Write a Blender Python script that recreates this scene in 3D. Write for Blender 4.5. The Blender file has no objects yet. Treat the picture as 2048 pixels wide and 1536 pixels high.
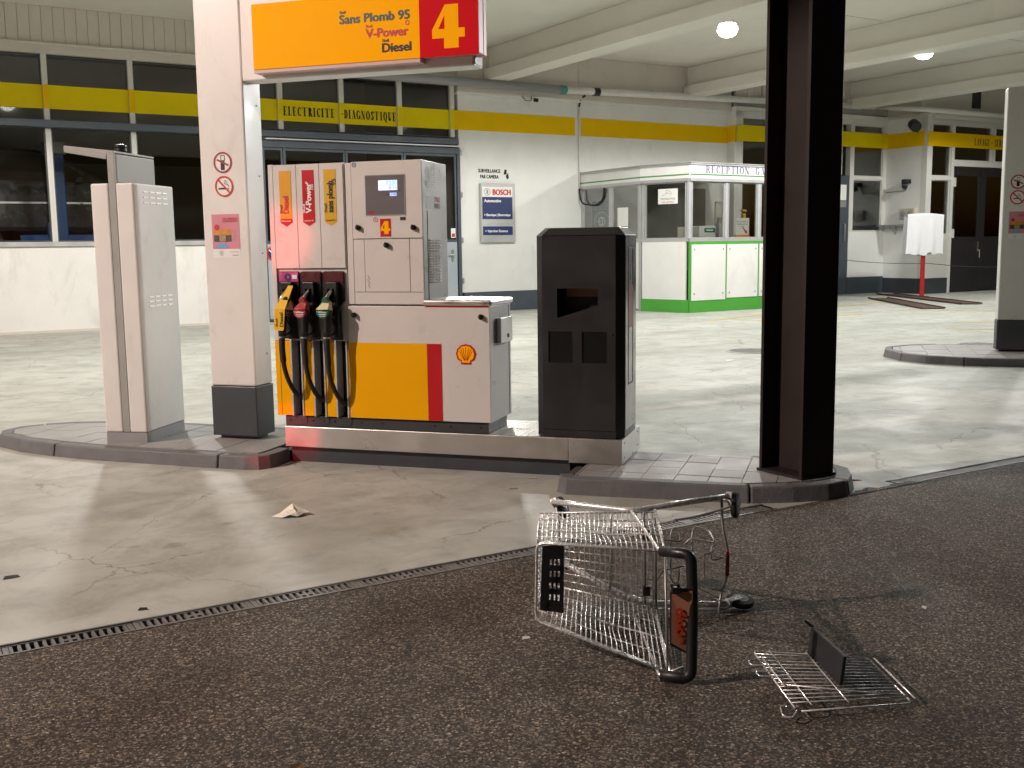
import bpy, bmesh, math, random
from mathutils import Vector, Matrix
random.seed(7)
sc = bpy.context.scene
COL = sc.collection
R = math.radians

# ------------------------------------------------------------------ camera
PITCH, ROLL, FPX, CAMZ = .130334, -.0130714, 2104.7, 1.55
fw = Vector((0, math.cos(PITCH), -math.sin(PITCH))); up0 = Vector((0, math.sin(PITCH), math.cos(PITCH))); rt0 = Vector((1, 0, 0))
rt = math.cos(ROLL) * rt0 + math.sin(ROLL) * up0
up = -math.sin(ROLL) * rt0 + math.cos(ROLL) * up0
cam_data = bpy.data.cameras.new('camera'); cam = bpy.data.objects.new('camera', cam_data); COL.objects.link(cam)
cam_data.sensor_width = 36; cam_data.sensor_fit = 'HORIZONTAL'; cam_data.lens = FPX / 2048 * 36
cam_data.clip_start = .05; cam_data.clip_end = 500
mw = Matrix((rt, up, -fw)).transposed().to_4x4(); mw.translation = (0, 0, CAMZ); cam.matrix_world = mw
sc.camera = cam

# ------------------------------------------------------------------ night sky, exposure
wd = bpy.data.worlds.new('World'); sc.world = wd; wd.use_nodes = True
nt = wd.node_tree; nt.nodes.clear()
sky = nt.nodes.new('ShaderNodeTexSky'); sky.sky_type = 'NISHITA'; sky.sun_disc = False
sky.sun_elevation = R(-3.0); sky.sun_rotation = R(140)
bg = nt.nodes.new('ShaderNodeBackground'); bg.inputs[1].default_value = .15
wo = nt.nodes.new('ShaderNodeOutputWorld')
nt.links.new(sky.outputs[0], bg.inputs[0]); nt.links.new(bg.outputs[0], wo.inputs[0])
vs = sc.view_settings
sc.display_settings.display_device = 'sRGB'
vs.view_transform = 'Standard'; vs.look = 'None'; vs.exposure = .25; vs.gamma = 1; vs.use_curve_mapping = False
sc.render.engine = 'CYCLES'
cy = sc.cycles
cy.use_denoising = True
try: cy.denoiser = 'OPENIMAGEDENOISE'
except Exception: pass
cy.max_bounces = 10; cy.diffuse_bounces = 5; cy.glossy_bounces = 3; cy.transparent_max_bounces = 16; cy.transmission_bounces = 4
cy.sample_clamp_indirect = 4; cy.sample_clamp_direct = 0; cy.caustics_reflective = False; cy.caustics_refractive = False
LED_W, STREET_W, RED_W, WHITE_W = 690., 6200., 26., 4300.

# ------------------------------------------------------------------ frames: P follows the pump island, W follows the building
O = Vector((-1.66273, 7.62317, 0))
ANG = {'P': R(90 - 107.75), 'W': R(90 - 59.01), 'C': 0.}
ORG = {'P': O, 'W': O, 'C': Vector((0, 0, 0))}
def wpos(fr, p):
    a = ANG[fr]; c, s = math.cos(a), math.sin(a)
    return ORG[fr] + Vector((p[0] * c - p[1] * s, p[0] * s + p[1] * c, p[2]))

# ------------------------------------------------------------------ materials
MATS = {}
def mat(name, col, rough=.5, metal=0., var=0., vscale=6., bump=0., bscale=60., coat=0., spec=.5, emit=0., ecol=None, dirt=0., dscale=1.6, dcol=(.12, .1, .075), trans=0.):
    if name in MATS: return MATS[name]
    m = bpy.data.materials.new(name); m.use_nodes = True; n = m.node_tree; b = n.nodes['Principled BSDF']
    b.inputs['Base Color'].default_value = (*col, 1); b.inputs['Roughness'].default_value = rough; b.inputs['Metallic'].default_value = metal
    b.inputs['Specular IOR Level'].default_value = spec
    if coat: b.inputs['Coat Weight'].default_value = coat; b.inputs['Coat Roughness'].default_value = .08
    if emit: b.inputs['Emission Strength'].default_value = emit; b.inputs['Emission Color'].default_value = (*(ecol or col), 1)
    tc = n.nodes.new('ShaderNodeTexCoord')
    src = None
    if var or dirt:
        nz = n.nodes.new('ShaderNodeTexNoise'); nz.inputs['Scale'].default_value = vscale; nz.inputs['Detail'].default_value = 6; nz.inputs['Roughness'].default_value = .62
        n.links.new(tc.outputs['Object'], nz.inputs['Vector'])
        mp = n.nodes.new('ShaderNodeMapRange'); mp.inputs[1].default_value = .3; mp.inputs[2].default_value = .7; mp.inputs[3].default_value = 1 - var; mp.inputs[4].default_value = 1 + var
        n.links.new(nz.outputs[0], mp.inputs[0])
        mx = n.nodes.new('ShaderNodeMix'); mx.data_type = 'RGBA'; mx.blend_type = 'MULTIPLY'; mx.inputs[0].default_value = 1
        mx.inputs[6].default_value = (*col, 1); n.links.new(mp.outputs[0], mx.inputs[7]); src = mx.outputs[2]
        # roughness breakup
        mr = n.nodes.new('ShaderNodeMapRange'); mr.inputs[1].default_value = .3; mr.inputs[2].default_value = .7; mr.inputs[3].default_value = max(.03, rough - .1); mr.inputs[4].default_value = min(1, rough + .12)
        n.links.new(nz.outputs[0], mr.inputs[0]); n.links.new(mr.outputs[0], b.inputs['Roughness'])
    if dirt:
        d1 = n.nodes.new('ShaderNodeTexNoise'); d1.inputs['Scale'].default_value = dscale; d1.inputs['Detail'].default_value = 9; d1.inputs['Roughness'].default_value = .7; d1.inputs['Distortion'].default_value = .6
        mpv = n.nodes.new('ShaderNodeMapping'); mpv.inputs['Scale'].default_value = (1, 1, .45)
        n.links.new(tc.outputs['Object'], mpv.inputs['Vector']); n.links.new(mpv.outputs[0], d1.inputs['Vector'])
        rp = n.nodes.new('ShaderNodeMapRange'); rp.inputs[1].default_value = .56; rp.inputs[2].default_value = .8; rp.inputs[3].default_value = 0; rp.inputs[4].default_value = dirt
        n.links.new(d1.outputs[0], rp.inputs[0])
        m2 = n.nodes.new('ShaderNodeMix'); m2.data_type = 'RGBA'; n.links.new(rp.outputs[0], m2.inputs[0]); n.links.new(src, m2.inputs[6]); m2.inputs[7].default_value = (*dcol, 1); src = m2.outputs[2]
    if src: n.links.new(src, b.inputs['Base Color'])
    if bump:
        bz = n.nodes.new('ShaderNodeTexNoise'); bz.inputs['Scale'].default_value = bscale; bz.inputs['Detail'].default_value = 5
        n.links.new(tc.outputs['Object'], bz.inputs['Vector'])
        bp = n.nodes.new('ShaderNodeBump'); bp.inputs['Strength'].default_value = bump; bp.inputs['Distance'].default_value = .01
        n.links.new(bz.outputs[0], bp.inputs['Height']); n.links.new(bp.outputs[0], b.inputs['Normal'])
    MATS[name] = m; return m

def glass_mat(name, tint=(.8, .84, .82), refl=1.0, rough=.015):
    m = bpy.data.materials.new(name); m.use_nodes = True; n = m.node_tree; n.nodes.clear()
    o = n.nodes.new('ShaderNodeOutputMaterial'); mx = n.nodes.new('ShaderNodeMixShader'); tr = n.nodes.new('ShaderNodeBsdfTransparent'); gl = n.nodes.new('ShaderNodeBsdfGlossy')
    fr = n.nodes.new('ShaderNodeFresnel'); fr.inputs[0].default_value = 1.5
    ml = n.nodes.new('ShaderNodeMath'); ml.operation = 'MULTIPLY'; ml.inputs[1].default_value = refl
    tc = n.nodes.new('ShaderNodeTexCoord'); nz = n.nodes.new('ShaderNodeTexNoise'); nz.inputs['Scale'].default_value = 1.3; nz.inputs['Detail'].default_value = 6
    rr = n.nodes.new('ShaderNodeMapRange'); rr.inputs[3].default_value = rough; rr.inputs[4].default_value = rough + .06
    n.links.new(tc.outputs['Object'], nz.inputs['Vector']); n.links.new(nz.outputs[0], rr.inputs[0]); n.links.new(rr.outputs[0], gl.inputs['Roughness'])
    tr.inputs[0].default_value = (*tint, 1)
    n.links.new(fr.outputs[0], ml.inputs[0]); n.links.new(ml.outputs[0], mx.inputs[0]); n.links.new(tr.outputs[0], mx.inputs[1]); n.links.new(gl.outputs[0], mx.inputs[2]); n.links.new(mx.outputs[0], o.inputs[0])
    MATS[name] = m; return m

def concrete_mat():
    m = bpy.data.materials.new('forecourt_concrete'); m.use_nodes = True; n = m.node_tree; b = n.nodes['Principled BSDF']; L = n.links.new
    tc = n.nodes.new('ShaderNodeTexCoord')
    def noise(scale, detail=7, rough=.62, dist=0., vec=None):
        z = n.nodes.new('ShaderNodeTexNoise'); z.inputs['Scale'].default_value = scale; z.inputs['Detail'].default_value = detail; z.inputs['Roughness'].default_value = rough; z.inputs['Distortion'].default_value = dist
        L(vec or tc.outputs['Object'], z.inputs['Vector']); return z.outputs[0]
    def rng(s, a, c, lo, hi):
        r = n.nodes.new('ShaderNodeMapRange'); r.inputs[1].default_value = a; r.inputs[2].default_value = c; r.inputs[3].default_value = lo; r.inputs[4].default_value = hi; L(s, r.inputs[0]); return r.outputs[0]
    def mix(f, a, c, mode='MIX'):
        x = n.nodes.new('ShaderNodeMix'); x.data_type = 'RGBA'; x.blend_type = mode
        for i, v in ((0, f), (6, a), (7, c)):
            if isinstance(v, (int, float)): x.inputs[i].default_value = v
            elif isinstance(v, tuple): x.inputs[i].default_value = (*v, 1)
            else: L(v, x.inputs[i])
        return x.outputs[2]
    col = mix(rng(noise(.55, 8, .65), .35, .65, 0, 1), (.435, .445, .40), (.555, .57, .52))
    col = mix(rng(noise(2.6, 9, .72, .4), .45, .66, 0, .72), col, (.30, .302, .265))
    col = mix(rng(noise(9, 6, .7), .52, .75, 0, .5), col, (.50, .495, .45))
    # smeared tyre marks, long along the drive direction
    mp = n.nodes.new('ShaderNodeMapping'); mp.inputs['Scale'].default_value = (.28, 1.5, 1); mp.inputs['Rotation'].default_value = (0, 0, R(22)); L(tc.outputs['Object'], mp.inputs['Vector'])
    col = mix(rng(noise(.9, 5, .6, .8, mp.outputs[0]), .52, .72, 0, .42), col, (.20, .20, .175))
    mp2 = n.nodes.new('ShaderNodeMapping'); mp2.inputs['Scale'].default_value = (.5, 3.2, 1); mp2.inputs['Rotation'].default_value = (0, 0, R(12)); L(tc.outputs['Object'], mp2.inputs['Vector'])
    col = mix(rng(noise(1.7, 6, .65, .5, mp2.outputs[0]), .57, .74, 0, .3), col, (.19, .188, .165))
    # oil spots
    col = mix(rng(noise(3.7, 3, .5), .66, .74, 0, .4), col, (.09, .085, .075))
    # cracks: edges of a warped cell pattern, broken up
    nv = n.nodes.new('ShaderNodeTexNoise'); nv.inputs['Scale'].default_value = 2.2; nv.inputs['Detail'].default_value = 8; nv.inputs['Roughness'].default_value = .65; L(tc.outputs['Object'], nv.inputs['Vector'])
    vm = n.nodes.new('ShaderNodeVectorMath'); vm.operation = 'MULTIPLY_ADD'; vm.inputs[1].default_value = (.42, .42, 0); L(nv.outputs['Color'], vm.inputs[0]); L(tc.outputs['Object'], vm.inputs[2])
    vo = n.nodes.new('ShaderNodeTexVoronoi'); vo.feature = 'DISTANCE_TO_EDGE'; vo.inputs['Scale'].default_value = .85; L(vm.outputs[0], vo.inputs['Vector'])
    ck = rng(vo.outputs['Distance'], .0012, .006, .75, 0)
    brk = rng(noise(.8, 4), .44, .54, 0, 1)
    mu = n.nodes.new('ShaderNodeMath'); mu.operation = 'MULTIPLY'; L(ck, mu.inputs[0]); L(brk, mu.inputs[1])
    col = mix(mu.outputs[0], col, (.17, .16, .135))
    L(col, b.inputs['Base Color'])
    L(rng(noise(1.8, 6), .3, .7, .42, .7), b.inputs['Roughness'])
    bp = n.nodes.new('ShaderNodeBump'); bp.inputs['Strength'].default_value = .25; bp.inputs['Distance'].default_value = .004; L(noise(45, 6), bp.inputs['Height']); L(bp.outputs[0], b.inputs['Normal'])
    return m

def asphalt_mat():
    m = bpy.data.materials.new('road_asphalt'); m.use_nodes = True; n = m.node_tree; b = n.nodes['Principled BSDF']; L = n.links.new
    tc = n.nodes.new('ShaderNodeTexCoord')
    v1 = n.nodes.new('ShaderNodeTexVoronoi'); v1.inputs['Scale'].default_value = 118; L(tc.outputs['Object'], v1.inputs['Vector'])
    v1e = n.nodes.new('ShaderNodeTexVoronoi'); v1e.feature = 'DISTANCE_TO_EDGE'; v1e.inputs['Scale'].default_value = 118; L(tc.outputs['Object'], v1e.inputs['Vector'])
    sep = n.nodes.new('ShaderNodeSeparateColor'); L(v1.outputs['Color'], sep.inputs[0])
    rp = n.nodes.new('ShaderNodeValToRGB'); e = rp.color_ramp.elements
    e[0].position = 0; e[0].color = (.020, .018, .016, 1); e[1].position = 1; e[1].color = (.30, .26, .21, 1)
    for p, c in ((.30, (.042, .034, .027)), (.55, (.082, .066, .051)), (.8, (.14, .113, .087)), (.93, (.20, .163, .126))):
        x = e.new(p); x.color = (*c, 1)
    L(sep.outputs[0], rp.inputs[0])
    ed = n.nodes.new('ShaderNodeMapRange'); ed.inputs[1].default_value = .01; ed.inputs[2].default_value = .12; L(v1e.outputs['Distance'], ed.inputs[0])
    mx = n.nodes.new('ShaderNodeMix'); mx.data_type = 'RGBA'; L(ed.outputs[0], mx.inputs[0]); mx.inputs[6].default_value = (.014, .012, .011, 1); L(rp.outputs[0], mx.inputs[7])
    nz = n.nodes.new('ShaderNodeTexNoise'); nz.inputs['Scale'].default_value = .9; nz.inputs['Detail'].default_value = 8; nz.inputs['Roughness'].default_value = .65; L(tc.outputs['Object'], nz.inputs['Vector'])
    mr = n.nodes.new('ShaderNodeMapRange'); mr.inputs[1].default_value = .3; mr.inputs[2].default_value = .7; mr.inputs[3].default_value = 1.4; mr.inputs[4].default_value = 2.5; L(nz.outputs[0], mr.inputs[0])
    m2 = n.nodes.new('ShaderNodeMix'); m2.data_type = 'RGBA'; m2.blend_type = 'MULTIPLY'; m2.inputs[0].default_value = 1; L(mx.outputs[2], m2.inputs[6]); L(mr.outputs[0], m2.inputs[7])
    # darker sealed patches and drips, polished tracks
    n2 = n.nodes.new('ShaderNodeTexNoise'); n2.inputs['Scale'].default_value = .42; n2.inputs['Detail'].default_value = 10; n2.inputs['Roughness'].default_value = .6; n2.inputs['Distortion'].default_value = 1.2; L(tc.outputs['Object'], n2.inputs['Vector'])
    r2 = n.nodes.new('ShaderNodeMapRange'); r2.inputs[1].default_value = .5; r2.inputs[2].default_value = .64; r2.inputs[3].default_value = 0; r2.inputs[4].default_value = .55; L(n2.outputs[0], r2.inputs[0])
    n3 = n.nodes.new('ShaderNodeTexNoise'); n3.inputs['Scale'].default_value = 5.5; n3.inputs['Detail'].default_value = 4; L(tc.outputs['Object'], n3.inputs['Vector'])
    r3 = n.nodes.new('ShaderNodeMapRange'); r3.inputs[1].default_value = .66; r3.inputs[2].default_value = .72; r3.inputs[3].default_value = 0; r3.inputs[4].default_value = .6; L(n3.outputs[0], r3.inputs[0])
    mxx = n.nodes.new('ShaderNodeMath'); mxx.operation = 'MAXIMUM'; L(r2.outputs[0], mxx.inputs[0]); L(r3.outputs[0], mxx.inputs[1])
    m3 = n.nodes.new('ShaderNodeMix'); m3.data_type = 'RGBA'; m3.blend_type = 'MULTIPLY'; L(mxx.outputs[0], m3.inputs[0]); L(m2.outputs[2], m3.inputs[6]); m3.inputs[7].default_value = (.42, .40, .38, 1)
    L(m3.outputs[2], b.inputs['Base Color'])
    r4 = n.nodes.new('ShaderNodeMapRange'); r4.inputs[3].default_value = .82; r4.inputs[4].default_value = .6; L(mxx.outputs[0], r4.inputs[0]); L(r4.outputs[0], b.inputs['Roughness'])
    hh = n.nodes.new('ShaderNodeMath'); hh.operation = 'ADD'; L(ed.outputs[0], hh.inputs[0]); L(sep.outputs[1], hh.inputs[1])
    bp = n.nodes.new('ShaderNodeBump'); bp.inputs['Strength'].default_value = .75; bp.inputs['Distance'].default_value = .006; L(hh.outputs[0], bp.inputs['Height']); L(bp.outputs[0], b.inputs['Normal'])
    return m

CONC = concrete_mat(); ASPH = asphalt_mat()
WHITE = mat('white_powder_coat', (.73, .715, .69), .36, var=.035, vscale=3, bump=.04, bscale=120, dirt=.3, dscale=5, dcol=(.30, .27, .22))
PUMPW = mat('pump_white_enamel', (.67, .635, .605), .32, var=.025, vscale=4, bump=.03, bscale=90, dirt=.2, dscale=6, dcol=(.33, .28, .22))
YEL = mat('signal_yellow_film', (.90, .42, .0), .5, spec=.1, var=.03, vscale=4)
RED = mat('signal_red_film', (.50, .006, .012), .42, spec=.3, var=.04, vscale=4)
SIGNY = mat('sign_yellow_acrylic', (.90, .38, .0), .5, spec=.05, emit=.14, ecol=(1, .40, 0), var=.03, vscale=2)
SIGNR = mat('sign_red_acrylic', (.55, .006, .012), .5, spec=.06, emit=.06, ecol=(1, .01, .02), var=.03, vscale=2)
ANTH = mat('anthracite_coat', (.045, .05, .058), .45, var=.12, vscale=5, dirt=.2, dscale=6, dcol=(.16, .15, .13))
BLACKP = mat('black_plastic', (.011, .011, .012), .42, var=.1, vscale=9)
BLACKR = mat('black_rubber', (.014, .014, .015), .68, var=.15, vscale=20, bump=.15, bscale=90)
DKMETAL = mat('dark_bronze_coat', (.0205, .020, .0205), .36, var=.12, vscale=3, bump=.02, bscale=120, dirt=.35, dscale=5, dcol=(.06, .055, .05))
STEEL = mat('brushed_stainless', (.56, .54, .52), .34, metal=1., var=.04, vscale=5)
CHROME = mat('chrome_wire', (.86, .86, .86), .26, metal=.55, var=.05, vscale=30)
GALV = mat('galvanised_metal', (.40, .40, .40), .45, metal=.7, var=.12, vscale=8)
GREY = mat('grey_plastic', (.30, .30, .31), .5, var=.05, vscale=6)
LGREY = mat('light_grey_aluminium', (.50, .50, .50), .4, metal=.35, var=.06, vscale=5)
WALL = mat('white_wall_paint', (.78, .78, .755), .75, var=.05, vscale=1.2, bump=.3, bscale=22, dirt=.45, dscale=1.1, dcol=(.36, .33, .27))
CLAD = mat('beige_cladding', (.64, .60, .54), .6, var=.05, vscale=2, dirt=.25, dscale=2, dcol=(.25, .22, .18))
CEIL = mat('ceiling_paint', (.72, .70, .645), .8, var=.05, vscale=.6, bump=.15, bscale=9, dirt=.35, dscale=.8, dcol=(.42, .38, .32))
BAND = mat('wall_band_yellow', (.86, .54, .0), .6, spec=.15, var=.05, vscale=1.5)
BANDG = mat('glass_band_film', (.80, .63, .0), .5, spec=.18, var=.05, vscale=1.5)
NAVY = mat('blue_grey_paint', (.062, .077, .098), .45, var=.08, vscale=3, dirt=.2, dscale=2, dcol=(.2, .19, .17))
DOORB = mat('door_panel_blue_grey', (.36, .40, .44), .5, var=.05, vscale=2, dirt=.15, dscale=2)
FRAME = mat('white_window_frame', (.66, .65, .61), .45, var=.05, vscale=3)
GREEN = mat('booth_green_paint', (.075, .36, .045), .5, var=.07, vscale=3, dirt=.2, dscale=3)
DGREEN = mat('trim_green', (.08, .27, .06), .45)
PANELW = mat('booth_white_panel', (.80, .79, .77), .5, var=.04, vscale=2, dirt=.35, dscale=1.6, dcol=(.42, .36, .27))
PAPER = mat('white_paper', (.80, .80, .77), .8, var=.03)
INK = mat('black_ink', (.012, .012, .013), .6)
NAVYINK = mat('navy_ink', (.015, .03, .12), .5)
INDIGO = mat('indigo_lettering', (.07, .085, .30), .55)
REDINK = mat('red_ink', (.55, .02, .025), .5)
WHITEINK = mat('white_ink', (.8, .8, .8), .5)
GREENINK = mat('green_ink', (.01, .2, .09), .5)
KERB = mat('kerb_stone', (.135, .135, .14), .62, var=.16, vscale=7, bump=.35, bscale=50, dirt=.45, dscale=3, dcol=(.34, .31, .25))
TILE = mat('paving_tile', (.30, .295, .285), .5, var=.12, vscale=5, bump=.2, bscale=50, dirt=.4, dscale=3, dcol=(.15, .14, .12))
CAST = mat('cast_iron', (.21, .205, .20), .5, metal=.3, var=.2, vscale=14, bump=.3, bscale=60, dirt=.3, dscale=9, dcol=(.17, .15, .12))
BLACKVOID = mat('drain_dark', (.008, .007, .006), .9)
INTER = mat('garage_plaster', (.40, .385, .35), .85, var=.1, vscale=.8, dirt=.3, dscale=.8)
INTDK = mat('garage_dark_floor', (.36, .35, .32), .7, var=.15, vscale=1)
BLUEP = mat('lift_blue_paint', (.025, .09, .28), .4, var=.06, vscale=3)
CARP = mat('dark_car_paint', (.05, .052, .055), .2, coat=.8, var=.03)
GLASS = glass_mat('window_glass', (.95, .96, .95), .8)
GLASSD = glass_mat('booth_glass', (.96, .97, .96), .45)
RUST = mat('rusty_steel', (.085, .052, .042), .8, var=.35, vscale=5, bump=.3, bscale=30)
REDP = mat('red_post_paint', (.45, .02, .02), .45, var=.08)
CLOTH = mat('white_cloth', (.78, .78, .80), .9, var=.03, bump=.15, bscale=300)
YLINE = mat('worn_yellow_marking', (.66, .47, .04), .7, var=.2, vscale=6, dirt=.5, dscale=3, dcol=(.40, .38, .31))
WLINE = mat('worn_white_marking', (.72, .70, .62), .7, var=.15, vscale=6)

# ------------------------------------------------------------------ mesh builder
class MB:
    def __init__(s): s.v = []; s.f = []
    def add(s, vs, fs):
        o = len(s.v); s.v += [tuple(p) for p in vs]; s.f += [tuple(i + o for i in f) for f in fs]; return s
    def box(s, x0, x1, y0, y1, z0, z1):
        x0, x1 = sorted((x0, x1)); y0, y1 = sorted((y0, y1)); z0, z1 = sorted((z0, z1))
        return s.add([(x0, y0, z0), (x1, y0, z0), (x1, y1, z0), (x0, y1, z0), (x0, y0, z1), (x1, y0, z1), (x1, y1, z1), (x0, y1, z1)],
                     [(0, 3, 2, 1), (4, 5, 6, 7), (0, 1, 5, 4), (1, 2, 6, 5), (2, 3, 7, 6), (3, 0, 4, 7)])
    def prism(s, poly, o, u, v, d):
        """polygon in the (u, v) plane at origin o, swept by the vector d"""
        o, u, v, d = Vector(o), Vector(u), Vector(v), Vector(d)
        a = [o + u * x + v * y for x, y in poly]; n = len(a)
        if u.cross(v).dot(d) > 0: fs = [tuple(range(n))[::-1], tuple(range(n, 2 * n))] + [(i, (i + 1) % n, n + (i + 1) % n, n + i) for i in range(n)]
        else: fs = [tuple(range(n)), tuple(range(n, 2 * n))[::-1]] + [((i + 1) % n, i, n + i, n + (i + 1) % n) for i in range(n)]
        return s.add(a + [p + d for p in a], fs)
    def ring(s, o, u, v, d, outer, inner):
        """flat ring between two closed loops of equal count, thickness d"""
        o, u, v, d = Vector(o), Vector(u), Vector(v), Vector(d); n = len(outer)
        P = [o + u * x + v * y for x, y in outer] + [o + u * x + v * y for x, y in inner]; P += [p + d for p in P]
        fs = []
        for i in range(n):
            j = (i + 1) % n
            fs += [(i, j, n + j, n + i), (2 * n + j, 2 * n + i, 3 * n + i, 3 * n + j), (j, i, 2 * n + i, 2 * n + j), (n + i, n + j, 3 * n + j, 3 * n + i)]
        return s.add(P, fs)
    def tube(s, pts, r, n=8, closed=False, caps=True):
        P = [Vector(p) for p in pts]; m = len(P); rr = r if isinstance(r, (list, tuple)) else [r] * m
        T = []
        for i in range(m):
            if closed: t = (P[(i + 1) % m] - P[i]).normalized() + (P[i] - P[i - 1]).normalized()
            elif i == 0: t = P[1] - P[0]
            elif i == m - 1: t = P[-1] - P[-2]
            else: t = (P[i + 1] - P[i]).normalized() + (P[i] - P[i - 1]).normalized()
            T.append(t.normalized() if t.length > 1e-9 else Vector((0, 0, 1)))
        a = Vector((0, 0, 1)) if abs(T[0].z) < .9 else Vector((1, 0, 0))
        N = (a - T[0] * a.dot(T[0])).normalized(); V = []
        for i in range(m):
            N = (N - T[i] * N.dot(T[i]))
            N = N.normalized() if N.length > 1e-6 else T[i].orthogonal().normalized()
            B = T[i].cross(N)
            k = 1.
            if 0 < i < m - 1:
                c = max(.5, abs(T[i].dot((P[i + 1] - P[i]).normalized()))); k = 1
            for j in range(n):
                an = 2 * math.pi * j / n; V.append(P[i] + (N * math.cos(an) + B * math.sin(an)) * rr[i] * k)
        F = []
        for i in range(m if closed else m - 1):
            i2 = (i + 1) % m
            for j in range(n): F.append((i * n + j, i * n + (j + 1) % n, i2 * n + (j + 1) % n, i2 * n + j))
        if caps and not closed: F.append(tuple(range(n))[::-1]); F.append(tuple((m - 1) * n + j for j in range(n)))
        return s.add(V, F)
    def lathe(s, o, ax, prof, n=20):
        """profile [(r, h)] about the axis ax from o"""
        o, ax = Vector(o), Vector(ax).normalized(); a = ax.orthogonal().normalized(); b = ax.cross(a); V = []
        for r, h in prof:
            for j in range(n): an = 2 * math.pi * j / n; V.append(o + ax * h + (a * math.cos(an) + b * math.sin(an)) * max(r, 1e-4))
        F = []
        for i in range(len(prof) - 1):
            for j in range(n): F.append((i * n + j, i * n + (j + 1) % n, (i + 1) * n + (j + 1) % n, (i + 1) * n + j))
        F.append(tuple(range(n))[::-1]); F.append(tuple((len(prof) - 1) * n + j for j in range(n)))
        return s.add(V, F)
    def grid(s, rows, thick=None):
        n = len(rows[0]); V = [p for r in rows for p in r]
        F = [(i * n + j, i * n + j + 1, (i + 1) * n + j + 1, (i + 1) * n + j) for i in range(len(rows) - 1) for j in range(n - 1)]
        return s.add(V, F)

def rrect(x0, x1, y0, y1, r, n=4):
    out = []
    for cx, cy_, a in ((x1 - r, y1 - r, 0), (x0 + r, y1 - r, 90), (x0 + r, y0 + r, 180), (x1 - r, y0 + r, 270)):
        for k in range(n + 1): t = R(a + 90 * k / n); out.append((cx + r * math.cos(t), cy_ + r * math.sin(t)))
    return out
def circ(cx, cy_, r, n=28, ry=None): return [(cx + r * math.cos(2 * math.pi * k / n), cy_ + (ry or r) * math.sin(2 * math.pi * k / n)) for k in range(n)]
def fillet(pts, r, n=5):
    P = [Vector(p) for p in pts]; out = [P[0]]
    for i in range(1, len(P) - 1):
        a, b, c = P[i - 1], P[i], P[i + 1]; d1, d2 = (a - b), (c - b); q = min(r, d1.length * .48, d2.length * .48)
        p0, p1 = b + d1.normalized() * q, b + d2.normalized() * q
        for k in range(n + 1): t = k / n; out.append(p0 * (1 - t) ** 2 + b * 2 * t * (1 - t) + p1 * t * t)
    return out + [P[-1]]

INFO = {}
def link(o): COL.objects.link(o); return o
def thing(name, label, cat, fr, base, group=None, kind=None):
    o = link(bpy.data.objects.new(name, None)); o.empty_display_size = .1
    o.location = wpos(fr, base); o.rotation_euler = (0, 0, ANG[fr])
    if label: o['label'] = label
    if cat: o['category'] = cat
    if group: o['group'] = group
    if kind: o['kind'] = kind
    INFO[o.name] = (fr, Vector(base)); return o
def finish(me, m, bevel, smooth):
    me.materials.append(m)
    if smooth:
        for p in me.polygons: p.use_smooth = True
    return me
def part(T, name, mb, m, bevel=0., smooth=False, label=None, kind=None, parent=None, auto=False):
    fr, base = INFO[T.name]
    me = bpy.data.meshes.new(name)
    me.from_pydata([(x - base.x, y - base.y, z - base.z) for x, y, z in mb.v], [], mb.f); me.update()
    finish(me, m, bevel, smooth)
    o = link(bpy.data.objects.new(name, me)); o.parent = parent or T
    if bevel:
        b = o.modifiers.new('bevel', 'BEVEL'); b.width = bevel; b.segments = 2; b.limit_method = 'ANGLE'; b.angle_limit = R(40); b.harden_normals = False
    if auto and smooth:
        try: me.set_sharp_from_angle(angle=R(38))
        except Exception: pass
    if label: o['label'] = label
    if kind: o['kind'] = kind
    return o
def single(name, label, cat, fr, base, mb, m, bevel=0., smooth=False, group=None, kind=None, auto=False):
    """a thing that is one mesh; mb in frame coordinates"""
    me = bpy.data.meshes.new(name); bx, by, bz = base
    me.from_pydata([(x - bx, y - by, z - bz) for x, y, z in mb.v], [], mb.f); me.update(); finish(me, m, bevel, smooth)
    o = link(bpy.data.objects.new(name, me)); o.location = wpos(fr, base); o.rotation_euler = (0, 0, ANG[fr])
    if bevel:
        b = o.modifiers.new('bevel', 'BEVEL'); b.width = bevel; b.segments = 2; b.limit_method = 'ANGLE'; b.angle_limit = R(40)
    if auto and smooth: me.set_sharp_from_angle(angle=R(38))
    if label: o['label'] = label
    if cat: o['category'] = cat
    if group: o['group'] = group
    if kind: o['kind'] = kind
    INFO[o.name] = (fr, Vector(base)); return o

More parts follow.
